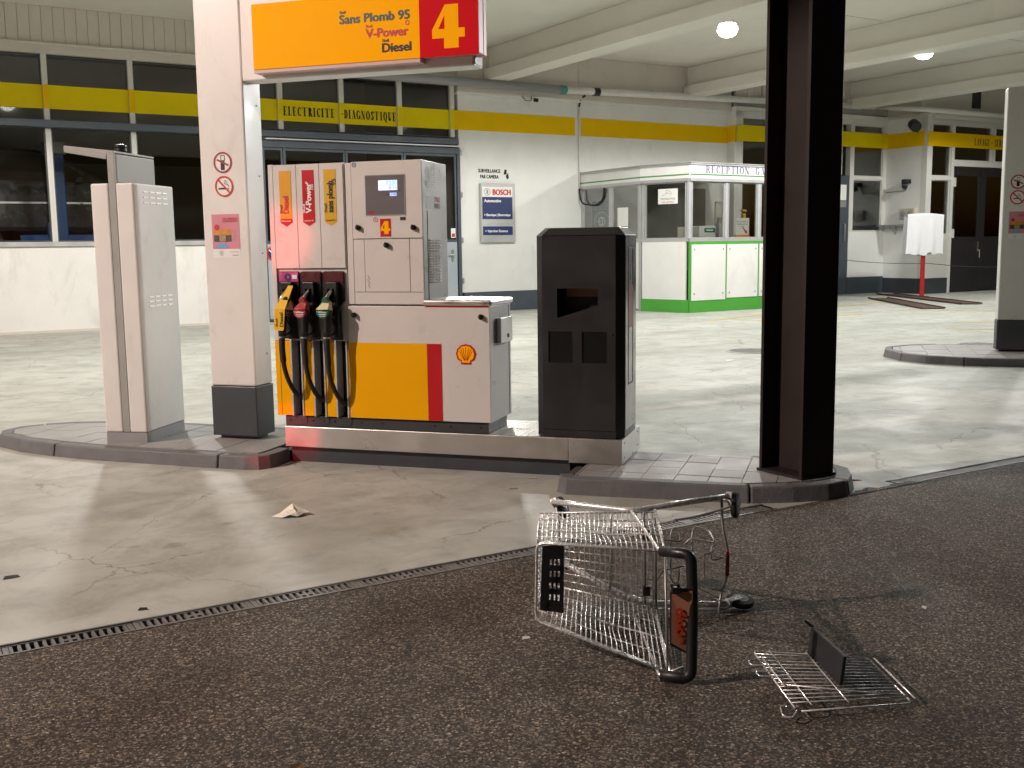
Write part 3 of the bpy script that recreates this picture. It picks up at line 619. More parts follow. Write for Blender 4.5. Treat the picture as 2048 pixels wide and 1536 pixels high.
mb = MB(); mb.box(17.3, 34, 18.2, 18.4, 0, CZ); part(gb, 'rear_wall', mb, mat('wash_rear_dark', (.30, .29, .27), .9, var=.15))
mb = MB(); mb.box(22.4, 23.6, 17.2, 18.1, 0, 2.5); part(gb, 'wash_brush', mb, BLUEP, bevel=.1)

# things on and along the wall ---------------------------------------------------
T = thing('wall_pipe', 'long horizontal pipe under the canopy with grey, teal and black couplings', 'pipe', 'W', (16, 14.3, 5.29))
mb = MB(); mb.tube([(4.5, 14.3, 5.29), (12.0, 14.3, 5.27)], .105, 14); part(T, 'grey_section', mb, GREY, smooth=True)
mb = MB(); mb.tube([(11.98, 14.3, 5.27), (12.14, 14.3, 5.27)], .112, 14); part(T, 'teal_coupling', mb, mat('teal_plastic', (.05, .28, .25), .4), smooth=True, auto=True)
mb = MB(); mb.tube([(12.12, 14.3, 5.27), (23.0, 14.2, 5.46)], .085, 14); part(T, 'white_section', mb, WHITE, smooth=True)
mb = MB(); mb.tube([(12.96, 14.295, 5.28), (13.13, 14.293, 5.285)], .1, 14); part(T, 'black_coupling', mb, BLACKP, smooth=True, auto=True)
mb = MB(); mb.tube([(23.0, 14.2, 5.46), (23.4, 12.75, 5.24), (32, 12.72, 5.24)], .07, 12); part(T, 'bay_section', mb, WHITE, smooth=True)
for x in (6.5, 9.5, 14.8, 16.6, 18.6, 21.5):
    mb = MB(); z = 5.28 if x < 12.1 else 5.27 + (x - 12.1) * .0174; mb.box(x - .012, x + .012, 14.29, 14.31, z + .08, CZ - .003 if x > 17.7 else z + .11); mb.box(x - .02, x + .02, 14.30, 14.52, z + .08, z + .11); part(T, 'hanger', mb, GALV)
T = thing('cable_conduit', 'thin white conduit running down the white wall to a black cable loop at the booth', 'cable', 'W', (12.77, 14.6, 2.7))
mb = MB(); mb.tube([(12.76, 14.62, 4.95), (12.755, 14.62, 2.95)], .022, 8); part(T, 'conduit', mb, WHITE, smooth=True)
mb = MB(); mb.tube(fillet([(12.83, 14.45, 5.2), (12.77, 14.55, 5.14), (12.76, 14.62, 4.95)], .1), .025, 8); part(T, 'upper_cable', mb, BLACKR, smooth=True)
mb = MB(); mb.tube(fillet([(12.755, 14.62, 2.95), (12.755, 14.55, 2.58), (12.80, 14.0, 2.5), (12.83, 13.7, 2.65), (12.82, 13.65, 2.92)], .25, 7), .02, 8); part(T, 'cable_loop', mb, BLACKR, smooth=True)
T = thing('eave_camera', 'small dark camera under the fascia above the white wall', 'camera', 'W', (11.2, 14.5, 5.0))
mb = MB(); mb.tube(fillet([(11.05, 14.52, 5.10), (11.08, 14.45, 4.98), (11.25, 14.42, 4.98), (11.3, 14.5, 5.09)], .05), .015, 8); part(T, 'bracket', mb, GREY, smooth=True)
mb = MB(); mb.lathe((11.36, 14.40, 5.0), (.9, -.5, -.2), [(.04, -.06), (.045, -.04), (.045, .05), (.03, .06)], 14); part(T, 'body', mb, BLACKP, smooth=True, auto=True)
T = thing('door_sticker', 'small white and orange sticker on the glass door edge beside the wall', 'sticker', 'W', (9.17, 14.58, 1.75))
mb = MB(); mb.box(9.10, 9.22, WY0 - .0545, WY0 - .0515, 1.76, 1.98); part(T, 'sheet', mb, PAPER)
mb = MB(); mb.box(9.12, 9.20, WY0 - .0565, WY0 - .055, 1.78, 1.86); part(T, 'orange_field', mb, REDINK)
# signs on the white wall
T = thing('camera_notice', 'small white notice reading SURVEILLANCE PAR CAMERA above the blue panel', 'sign', 'W', (10.3, WY0, 3.08))
mb = MB(); mb.box(9.83, 10.77, WY0 - .012, WY0 - .002, 3.085, 3.41); part(T, 'plate', mb, PAPER)
letters(T, 'SURVEILLANCE', (9.88, WY0 - .0125, 3.285), UX, UZ, .115, INK, .0055, width=.60)
letters(T, 'PAR CAMERA', (9.93, WY0 - .0125, 3.15), UX, UZ, .115, INK, .0055, width=.50)
mb = MB(); mb.prism([(10.57, 3.24), (10.60, 3.37), (10.66, 3.36), (10.66, 3.26)], (0, WY0 - .0135, 0), UX, UZ, (0, .001, 0)); mb.prism([(10.63, 3.22), (10.70, 3.29), (10.72, 3.17), (10.67, 3.13)], (0, WY0 - .0135, 0), UX, UZ, (0, .001, 0)); part(T, 'camera_symbol', mb, INK)
T = thing('service_sign', 'tall grey framed sign reading BOSCH Automotive on the white wall', 'sign', 'W', (10.35, WY0, 1.64))
mb = MB(); mb.box(9.90, 10.84, WY0 - .09, WY0 - .002, 1.64, 3.03); part(T, 'frame', mb, LGREY, bevel=.01)
mb = MB(); mb.box(9.93, 10.76, WY0 - .094, WY0 - .0905, 2.715, 2.95); part(T, 'white_panel', mb, PAPER)
mb = MB(); mb.box(9.93, 10.76, WY0 - .094, WY0 - .0905, 2.19, 2.71); part(T, 'blue_panel', mb, NAVYINK)
mb = MB(); mb.box(9.94, 10.76, WY0 - .094, WY0 - .0905, 1.815, 2.02); part(T, 'blue_panel', mb, NAVYINK)
letters(T, 'BOSCH', (10.22, WY0 - .0945, 2.765), UX, UZ, .18, REDINK, .010, width=.49)
mb = MB(); mb.ring((10.07, WY0 - .0955, 2.83), UX, UZ, (0, .001, 0), circ(0, 0, .085), circ(0, 0, .072)); mb.box(10.045, 10.095, WY0 - .0955, WY0 - .0945, 2.78, 2.88); part(T, 'round_emblem', mb, GREY)
letters(T, 'Automotive', (9.98, WY0 - .0945, 2.59), UX, UZ, .10, WHITEINK, .0045, width=.46)
letters(T, '> Electrique | Electronique', (9.98, WY0 - .0945, 2.265), UX, UZ, .08, WHITEINK, .003, width=.72)
letters(T, '> Injection Essence', (10.0, WY0 - .0945, 1.885), UX, UZ, .085, WHITEINK, .003, width=.62)
def no_parking(x, y, z, r, label):
    T = thing('no_parking_disc', label, 'sign', 'W', (x, y, z - r))
    mb = MB(); mb.prism(circ(x, z, r), (0, y - .004, 0), UX, UZ, (0, .003, 0)); part(T, 'red_disc', mb, REDINK)
    mb = MB(); mb.prism(circ(x, z, r * .76), (0, y - .006, 0), UX, UZ, (0, .0015, 0)); part(T, 'blue_disc', mb, NAVYINK)
    mb = MB(); c = r * .06; q = r * .55; mb.prism([(x - q - c, z + q - c), (x - q + c, z + q + c), (x + q + c, z - q + c), (x + q - c, z - q - c)], (0, y - .008, 0), UX, UZ, (0, .0015, 0)); part(T, 'slash', mb, WHITEINK)
no_parking(4.80, WY0 - .063, 1.455, .15, 'round no parking sticker on the grey-blue door panel beside the fuel pump')
no_parking(25.75, Y3 + .071, 1.33, .11, 'small no parking sticker on the dark wash bay door')
# camera, spot, boxes on the bay side wall (the wall faces -x)
def on_side(name, label, cat, y, z): return thing(name, label, cat, 'W', (X3 - .01, y, z))
T = on_side('floodlight', 'round black floodlight fixed high on the bay side wall', 'lamp', 13.25, 4.8)
mb = MB(); mb.lathe((X3 - .35, 13.1, 4.83), (-.5, -.75, -.35), [(.13, -.2), (.155, -.15), (.155, .14), (.13, .16)], 20); part(T, 'body', mb, BLACKP, smooth=True, auto=True)
mb = MB(); mb.tube([(X3 - .01, 13.25, 4.68), (X3 - .12, 13.22, 4.7), (X3 - .3, 13.15, 4.78)], .025, 8); part(T, 'bracket', mb, BLACKP)
T = on_side('security_camera', 'small black camera on the bay side wall above the socket box', 'camera', 13.5, 3.2)
mb = MB(); mb.box(X3 - .25, X3 - .012, 13.42, 13.58, 3.22, 3.34); part(T, 'housing', mb, BLACKP, bevel=.01)
mb = MB(); mb.lathe((X3 - .2, 13.5, 3.15), (-.6, -.6, -.3), [(.08, -.06), (.08, .06), (.05, .08)], 14); part(T, 'lens', mb, BLACKP, smooth=True, auto=True)
mb = MB(); mb.tube([(X3 - .03, 13.5, 3.18), (X3 - .03, 13.6, 3.02), (X3 - .03, 14.3, 3.0)], .014, 6); part(T, 'cable', mb, GREY)
T = on_side('socket_box', 'cream socket box with two round covers on the bay side wall', 'socket', 13.45, 2.2)
mb = MB(); mb.box(X3 - .12, X3 - .012, 13.2, 13.72, 2.21, 2.5); part(T, 'box', mb, mat('cream_plastic', (.55, .50, .38), .5), bevel=.01)
for y in (13.33, 13.58):
    mb = MB(); mb.lathe((X3 - .12, y, 2.34), -UX, [(.095, 0), (.095, .012), (.06, .013), (.06, .03)], 18); part(T, 'cover', mb, GREY, smooth=True, auto=True)
T = on_side('wall_shelf', 'narrow grey shelf on the bay side wall behind the draped sign', 'shelf', 13.5, 1.95)
mb = MB(); mb.box(X3 - .4, X3 - .012, 12.95, 14.3, 2.0, 2.03); part(T, 'board', mb, GREY)
mb = MB(); mb.tube([(X3 - .02, 13.9, 1.75), (X3 - .3, 13.9, 1.99)], .012, 6); mb.tube([(X3 - .02, 13.9, 1.75), (X3 - .02, 13.9, 1.99)], .012, 6); part(T, 'bracket', mb, GREY)
# ================================================================== garage interior things seen through the glass
T = thing('car_lift', 'blue two post car lift column behind the left garage window', 'car lift', 'W', (1.05, 17.8, -.005))
mb = MB(); mb.box(.90, 1.22, 17.6, 17.95, 0, 3.66); part(T, 'post', mb, BLUEP, bevel=.02)
mb = MB(); mb.box(.84, 1.28, 17.55, 18.0, 3.66, 3.92); part(T, 'cap', mb, INTER, bevel=.01)
mb = MB(); mb.box(.3, 3.2, 18.05, 18.2, 1.78, 1.93); mb.box(.86, 1.26, 17.95, 18.2, 1.7, 2.2); part(T, 'arm', mb, BLUEP, bevel=.01)
mb = MB(); mb.box(.6, 1.5, 17.4, 18.2, 0, .03); part(T, 'foot_plate', mb, BLUEP)
T = thing('raised_car', 'dark car raised on the blue lift inside the garage', 'car', 'W', (.6, 19.2, 1.93))
prof = [(-2.6, 2.15), (-2.55, 2.05), (3.0, 2.0), (3.3, 2.15), (3.35, 2.5), (3.2, 2.85), (2.35, 3.12), (1.5, 3.55), (.8, 3.80), (-.4, 3.88), (-2.0, 3.8), (-2.5, 3.3), (-2.65, 2.7)]
mb = MB(); mb.prism(prof, (0, 18.35, 0), UX, UZ, (0, 1.7, 0)); part(T, 'body', mb, CARP, bevel=.09, smooth=True, auto=True)
for q in ([(-.15, 3.12), (1.95, 3.1), (1.35, 3.48), (.7, 3.70), (-.15, 3.74)], [(-2.2, 3.14), (-.25, 3.12), (-.25, 3.74), (-1.9, 3.68)]):
    mb = MB(); mb.prism(q, (0, 18.34, 0), UX, UZ, (0, .02, 0)); part(T, 'side_window', mb, mat('tinted_car_glass', (.03, .03, .03), .08, coat=1.))
for x in (-1.6, 2.35):
    mb = MB(); mb.lathe((x, 18.55, 2.1), -UY, [(.33, 0), (.34, .05), (.34, .2), (.3, .23), (.2, .24)], 26); w = part(T, 'wheel', mb, BLACKR, smooth=True, auto=True)
    mb = MB(); mb.lathe((x, 18.315, 2.1), -UY, [(.2, 0), (.19, .02), (.06, .03)], 20); part(T, 'rim', mb, LGREY, smooth=True, auto=True, parent=w)
mb = MB(); mb.box(3.1, 3.3, 18.33, 18.6, 2.55, 2.75); part(T, 'headlight', mb, WHITEINK, bevel=.03)
mb = MB(); mb.box(1.5, 1.68, 18.1, 18.36, 3.08, 3.24); part(T, 'mirror', mb, CARP, bevel=.03)
mb = MB(); mb.box(-2.3, 3.2, 18.33, 18.36, 2.62, 2.66); part(T, 'side_trim', mb, STEEL)
T = thing('tool_cabinet', 'orange and red cabinet deep in the garage behind the left window', 'cabinet', 'W', (-.6, 20.2, -.005))
mb = MB(); mb.box(-1.4, .35, 20.0, 20.4, 0, 3.55); part(T, 'carcass', mb, mat('cabinet_wood', (.28, .15, .06), .6, var=.2)); 
for k in range(3):
    mb = MB(); mb.box(-1.3 + .55 * k, -.8 + .55 * k, 19.97, 19.995, 2.7, 3.5); part(T, 'box_front', mb, REDINK if k != 1 else YEL)

# ================================================================== reception booth
bt = thing('reception_booth', 'white and green glazed reception booth with RECEPTION lettering against the white wall', 'booth', 'W', (14.5, 12.5, 0))
P = [(12.85, 14.64), (12.84, 12.2), (13.18, 10.93), (17.0, 11.06), (17.0, 14.64)]
def bseg(i):
    a, b = Vector((*P[i], 0)), Vector((*P[i + 1], 0)); u = (b - a).normalized(); n = Vector((u.y, -u.x, 0)); 
    return a, u, n, (b - a).length
def sbox(mb, i, s0, s1, d0, d1, z0, z1):
    """box along side i: s along, d outwards from the face"""
    a, u, n, L = bseg(i)
    if (Vector((14.9, 12.8, 0)) - a).dot(n) > 0: n = -n
    p = [a + u * s + n * d for s, d in ((s0, d0), (s1, d0), (s1, d1), (s0, d1))]
    V = [(q.x, q.y, z0) for q in p] + [(q.x, q.y, z1) for q in p]
    F = [(0, 3, 2, 1), (4, 5, 6, 7), (0, 1, 5, 4), (1, 2, 6, 5), (2, 3, 7, 6), (3, 0, 4, 7)]
    c = u.cross(n)
    if c.z < 0: F = [f[::-1] for f in F]
    mb.add(V, F)
def bp_(name, m, boxes, bevel=0., parent=None, label=None):
    mb = MB()
    for b in boxes: sbox(mb, *b)
    return part(bt, name, mb, m, bevel=bevel, parent=parent, label=label)
LEN = [bseg(i)[3] for i in range(4)]
for i in (0, 1, 2):
    L = LEN[i]
    bp_('fascia', PANELW, [(i, -.02, L + .02, -.05, .05, 3.0, 3.29)]); bp_('fascia_stripe', DGREEN, [(i, -.02, L + .02, .05, .053, 3.065, 3.095)])
    bp_('top_trim', LGREY, [(i, -.04, L + .04, -.05, .08, 3.292, 3.33), (i, -.06, L + .06, -.05, .1, 3.332, 3.35)]); bp_('lower_trim', LGREY, [(i, -.02, L + .02, -.05, .07, 2.935, 2.998)])
    bp_('sill', LGREY, [(i, 0, L, -.06, .03, 1.60, 1.66)])
# roof slab
mb = MB(); mb.prism(P, (0, 0, 3.2), UX, UY, (0, 0, .08)); part(bt, 'roof', mb, PANELW)
mb = MB(); mb.prism(P, (0, 0, .002), UX, UY, (0, 0, .05)); part(bt, 'booth_floor', mb, INTDK)
# posts and panes
def bay(i, s0, s1, z0=1.66, z1=2.935):
    f = bp_('window', LGREY, [(i, s0, s0 + .03, -.02, .02, z0, z1), (i, s1 - .03, s1, -.02, .02, z0, z1), (i, s0 + .03, s1 - .03, -.02, .02, z1 - .03, z1), (i, s0 + .03, s1 - .03, -.02, .02, z0, z0 + .03)])
    bp_('pane', GLASSD, [(i, s0 + .02, s1 - .02, -.004, .002, z0 + .02, z1 - .02)], parent=f)
PST = {0: (.06, 1.25, LEN[0] - .05), 1: (.05, LEN[1] - .02), 2: (.0, 1.115, 2.16, 3.2, LEN[2])}
for i, ss in PST.items():
    for s in ss: bp_('post', LGREY if i < 2 else mat('booth_white_post', (.46, .46, .48), .4, var=.04), [(i, s - .042, s + .042, -.05, .03, 1.66, 2.934)], bevel=.006)
    for a, b in zip(ss[:-1], ss[1:]): bay(i, a + .055, b - .055)
bp_('lower_panel', PANELW, [(0, .05, LEN[0] - .05, -.02, .02, .05, 1.6)])
bp_('corner_post', LGREY, [(0, LEN[0] - .08, LEN[0] - .001, -.05, .03, 0, 1.6)])
bp_('lower_panel', PANELW, [(1, .03, LEN[1] - .07, -.02, .025, .29, 1.6)], label='stained white lower panel with a chipped corner')
bp_('green_base', GREEN, [(1, .0, LEN[1], -.03, .03, .0, .29)]); bp_('green_base', GREEN, [(2, 0, LEN[2], -.03, .03, 0, .29)])
bp_('green_frame', GREEN, [(2, 0, LEN[2], -.02, .028, .29, 1.598)])
for a, b in ((.045, 1.09), (1.135, 2.13), (2.18, 3.2)):
    q = bp_('lower_panel', PANELW, [(2, a, b, .029, .045, .27 + .03 * (a > 1), 1.53)], bevel=.004)
    for s in (a + .08, b - .08):
        for z in (.42, 1.42): bp_('screw', GREY, [(2, s - .014, s + .014, .0455, .05, z - .02, z + .02)], parent=q)
a, u, n, L = bseg(2)
o = a + u * .44 + Vector((u.y, -u.x, 0)) * .0505; o.z = 3.115
serif(bt, 'RECEPTION', o, u, UZ, .165, INDIGO, .17, width=1.38, h=.08)
o = a + u * 1.99 + Vector((u.y, -u.x, 0)) * .0505; o.z = 3.115
serif(bt, 'GARAGE', o, u, UZ, .165, INDIGO, .18, width=.98, h=.08)
# dark backdrop wall and counter inside
bp_('counter', mat('counter_wood', (.16, .12, .09), .6, var=.15), [(2, .1, 3.4, -.75, -.12, .9, .95), (2, .1, 3.4, -.72, -.68, .05, .9)])
bp_('inner_lining', mat('booth_inner', (.22, .21, .19), .8, var=.15, vscale=2), [(2, .3, 3.6, -3.4, -3.3, .05, 3.0)])
# things in and on the booth
def on_booth(name, label, cat, i, s, d, z, group=None):
    a, u, n, L = bseg(i); n = Vector((u.y, -u.x, 0)); p = a + u * s + n * d
    return thing(name, label, cat, 'W', (p.x, p.y, z), group=group)
def bth(T, name, m, i, s0, s1, d0, d1, z0, z1, bevel=0.):
    mb = MB(); sbox(mb, i, s0, s1, d0, d1, z0, z1); return part(T, name, mb, m, bevel=bevel)
T = on_booth('camera_poster', 'white camera surveillance sheet taped inside the left booth pane', 'poster', 1, .7, 0, 2.44)
bth(T, 'sheet', PAPER, 1, .46, 1.0, .0025, .0035, 2.45, 2.79)
a, u, n, L = bseg(1); nn = Vector((u.y, -u.x, 0))
def bo(i, s, d, z):
    a, u, n, L = bseg(i); q = a + u * s + Vector((u.y, -u.x, 0)) * d; q.z = z; return q
letters(T, 'SURVEILLANCE', bo(1, .53, .0036, 2.545), u, UZ, .06, INK, 0, width=.40); letters(T, 'PAR CAMERA', bo(1, .56, .0036, 2.475), u, UZ, .055, REDINK, 0, width=.34)
mb = MB(); q = bo(1, 0, .0042, 0)
mb.tube([bo(1, .62, .0045, 2.66), bo(1, .72, .0045, 2.69), bo(1, .84, .0045, 2.66), bo(1, .80, .0045, 2.72), bo(1, .70, .0045, 2.76), bo(1, .66, .0045, 2.72), bo(1, .72, .0045, 2.69)], .005, 5); mb.tube([bo(1, .62, .0045, 2.66), bo(1, .57, .0045, 2.63), bo(1, .60, .0045, 2.67)], .005, 5); part(T, 'camera_drawing', mb, GREY)
T = on_booth('notice_sheet', 'plain pale sheet taped on the left side pane of the booth', 'notice', 0, 1.6, 0, 2.0)
bth(T, 'sheet', PAPER, 0, 1.50, 1.92, .0025, .0035, 1.98, 2.42)
T = on_booth('dark_poster', 'dark blue poster with ringed number 31 behind the booth side glass', 'poster', 0, .8, -.05, 1.7)
bth(T, 'board', mat('poster_slate', (.06, .075, .10), .6), 0, .38, 1.17, -.06, -.05, 1.68, 2.62)
a0, u0, n0, L0 = bseg(0); nn0 = Vector((u0.y, -u0.x, 0))
mb = MB(); c = bo(0, .78, -.049, 2.12)
for ro, ri in ((.33, .295), (.25, .235)): mb.ring(c, u0, UZ, nn0 * .001, circ(0, 0, ro, 32, ro * .72), circ(0, 0, ri, 32, ri * .72))
part(T, 'rings', mb, mat('poster_blue_grey', (.22, .27, .33), .6))
mb = MB(); mb.prism(circ(0, 0, .16, 24, .12), c, u0, UZ, nn0 * .001); part(T, 'centre_disc', mb, mat('poster_pale', (.36, .38, .38), .6))
letters(T, '31', bo(0, .69, -.0475, 2.06), u0, UZ, .17, INK, .006, width=.19)
T = on_booth('green_label_box', 'white box with a green label on the booth counter', 'box', 2, .55, -.3, .95); bth(T, 'carton', PAPER, 2, .44, .95, -.55, -.15, .952, 1.95, .005); bth(T, 'green_label', GREENINK, 2, .6, .93, -.149, -.147, 1.80, 1.90)
bth(T, 'label_print', WHITEINK, 2, .66, .87, -.1465, -.1455, 1.835, 1.87)
T = on_booth('beige_box', 'plain beige box on the booth counter left of the green labelled one', 'box', 2, .2, -.3, .95); bth(T, 'carton', mat('beige_card', (.42, .40, .34), .7), 2, .1, .42, -.5, -.16, .952, 1.93, .005)
T = on_booth('slanted_placard', 'grey triangular placard leaning behind the booth glass', 'placard', 2, .95, -.25, .95)
mb = MB(); q = [bo(2, s, d, z) for s, d, z in ((.97, -.45, .953), (1.10, -.2, .953), (1.09, -.2, 2.12), (.98, -.45, 1.6))]; mb.add(q + [p + Vector((.012, 0, 0)) for p in q], [(0, 1, 2, 3), (7, 6, 5, 4), (0, 4, 5, 1), (1, 5, 6, 2), (2, 6, 7, 3), (3, 7, 4, 0)]); part(T, 'board', mb, GREY)
T = on_booth('arrow_notice', 'white notice with a red arrow standing in the right booth window', 'notice', 2, 1.7, -.1, 1.66)
bth(T, 'sheet', PAPER, 2, 1.50, 1.93, -.07, -.06, 1.74, 2.13); bth(T, 'gold_base', YEL, 2, 1.49, 1.94, -.09, -.05, 1.68, 1.735)
for k, tx in enumerate(('En cas d\'absence', 'veuillez sonner', 'svp')): letters(T, tx, bo(2, 1.53 + .13 * (k == 2), -.0595, 2.03 - .055 * k), bseg(2)[1], UZ, .045, INK, .0005, width=.36 if k < 2 else .1)
ub = bseg(2)[1]
mb = MB(); c = bo(2, 1.80, -.0585, 1.83); mb.prism([(-.09, .07), (-.07, .085), (.03, .0), (.045, .025), (.07, -.06), (-.02, -.045), (.0, -.025)], c, ub, UZ, Vector((ub.y, -ub.x, 0)) * .001); part(T, 'red_arrow', mb, REDINK)
T = on_booth('mirror_letter_board', 'tall pale board with the RECEPTION reflection painted as mirrored letters in the right booth window', 'calendar', 2, 1.5, -.5, .95); bth(T, 'board', mat('pale_board', (.50, .49, .42), .7), 2, 1.36, 1.62, -.62, -.58, .952, 2.52)
serif(T, 'E', bo(2, 1.60, -.577, 2.22), -ub, UZ, .12, INK, .2); serif(T, 'ION', bo(2, 1.61, -.577, 2.04), -ub, UZ, .12, INK, .2, width=.24)  # mirrored letters painted on, standing for the reflection of the RECEPTION lettering
T = on_booth('yellow_dispenser', 'yellow hand dispenser behind the arrow notice in the booth', 'dispenser', 2, 1.9, -.2, .95)
bth(T, 'bottle', mat('dull_yellow', (.5, .34, .04), .5), 2, 1.84, 1.93, -.25, -.16, .952, 2.24, .01); bth(T, 'pump_top', mat('dull_yellow', (.5, .34, .04)), 2, 1.82, 1.95, -.25, -.16, 2.28, 2.33, .01); bth(T, 'neck', BLACKP, 2, 1.86, 1.91, -.23, -.18, 2.24, 2.28)

# ================================================================== far right: ramps, draped sign, rope
for lab, p, q, w in (('long rusty ramp plate nearest the forecourt, left of the far island', (20.6, 12.2), (17.9, 8.4), .55), ('long rusty ramp plate along the wash bay wall', (22.6, 13.6), (20.0, 8.9), .55)):
    a, b = Vector(p), Vector(q); d = (b - a).normalized(); n = Vector((-d.y, d.x)); mb = MB()
    T = thing('ramp_plate', lab, 'ramp', 'W', (a.x, a.y, 0), group='rusty ramp plates by the wash bay')
    mb.prism([(0, 0), (0, w), ((b - a).length, w), ((b - a).length, 0)], (a.x, a.y, .012), (d.x, d.y, 0), (n.x, n.y, 0), (0, 0, .012)); part(T, 'plate', mb, RUST, bevel=.003)
    for s in (0, w - .04):
        mb = MB(); mb.prism([(0, s), (0, s + .04), ((b - a).length, s + .04), ((b - a).length, s)], (a.x, a.y, .0245), (d.x, d.y, 0), (n.x, n.y, 0), (0, 0, .022)); part(T, 'side_rail', mb, RUST)
    mb = MB(); mb.prism([(.1, .05), (.1, w - .05), ((b - a).length - .1, w - .05), ((b - a).length - .1, .05)], (a.x, a.y, .001), (d.x, d.y, 0), (n.x, n.y, 0), (0, 0, .0105)); part(T, 'support', mb, BLACKVOID)
T = thing('draped_sign', 'sign board under a white cloth on a red post beside the wash bay', 'covered sign', 'W', (22.45, 11.9, 0))
mb = MB(); mb.box(22.37, 22.53, 11.89, 11.93, 0, 2.2); part(T, 'post', mb, REDP, bevel=.01)
mb = MB(); mb.box(22.3, 22.6, 11.78, 12.04, 0, .02); part(T, 'foot_plate', mb, REDP)
mb = MB(); rows = []
NX, NZ = 26, 20
for side in (0, 1):
    for k in range(NZ + 1):
        t = k / NZ if side == 0 else 1 - k / NZ; z = 2.30 - 1.13 * t
        if side == 1 and k == 0: continue
        row = []
        for j in range(NX + 1):
            s = j / NX; hw = .76 + .01 * t; x = 22.45 + (s - .5) * 2 * hw - .05 * t
            fold = .016 * t * math.sin(s * 15 + 1.3 * t) + .009 * t * math.sin(s * 31 + 2)
            dz = (.018 * math.sin(s * 7 + 1) + .014 * math.sin(s * 23)) * (t ** 3) + (.07 * max(0, 1 - abs(s - .62) / .1)) * t ** 6 + (-.04 * (2 * abs(s - .5)) ** 2 if t < .1 else 0)
            y = 11.85 - .03 * t + fold if side == 0 else 11.99 + .05 + .06 * t + fold
            row.append((x, y, z + dz))
        rows.append(row)
rows = rows[:NZ + 1][::-1] + [] ; half = rows
back = []
for r_ in half[::-1]: back.append([(x, 23.82 - y, z) for x, y, z in r_])
mb.grid(half + back); part(T, 'cloth', mb, CLOTH, smooth=True)
mb = MB(); mb.box(21.78, 23.12, 11.90, 11.92, 1.35, 2.26); part(T, 'board', mb, WHITE)
T = thing('barrier_rope', 'thin grey rope strung from the steel column past the red post', 'rope', 'W', (22.45, 11.8, 1.0))
def sag(p, q, s, n=14): return [Vector(p).lerp(Vector(q), k / n) - Vector((0, 0, s * 4 * (k / n) * (1 - k / n))) for k in range(n + 1)]
mb = MB(); mb.tube(sag((17.2, 11.3, 1.25), (22.45, 11.76, .93), .08) + sag((22.45, 11.76, .93), (29.8, 12.6, .8), .12)[1:], .008, 6); part(T, 'rope', mb, ANTH, smooth=True)
# (the rope starts on the booth's front corner, hidden by the column)
# ================================================================== pump islands
def clip_poly(poly, conv):
    out = poly
    for i in range(len(conv)):
        a, b = conv[i], conv[(i + 1) % len(conv)]; res = []
        def side(p): return (b[0] - a[0]) * (p[1] - a[1]) - (b[1] - a[1]) * (p[0] - a[0])
        for j in range(len(out)):
            p, q = out[j], out[(j + 1) % len(out)]; sp, sq = side(p), side(q)
            if sp >= 0: res.append(p)
            if sp * sq < 0: t = sp / (sp - sq); res.append((p[0] + (q[0] - p[0]) * t, p[1] + (q[1] - p[1]) * t))
        out = res
        if len(out) < 3: return []
    return out
def inset(poly, d):
    n = len(poly); out = []
    for i in range(n):
        p0, p1, p2 = Vector(poly[i - 1]), Vector(poly[i]), Vector(poly[(i + 1) % n]); e1, e2 = (p1 - p0).normalized(), (p2 - p1).normalized()
        n1, n2 = Vector((-e1.y, e1.x)), Vector((-e2.y, e2.x)); m = (n1 + n2); m = m / max(.35, m.dot(n1)) if m.length > 1e-6 else n1
        q = p1 + m * d; out.append((q.x, q.y))
    return out
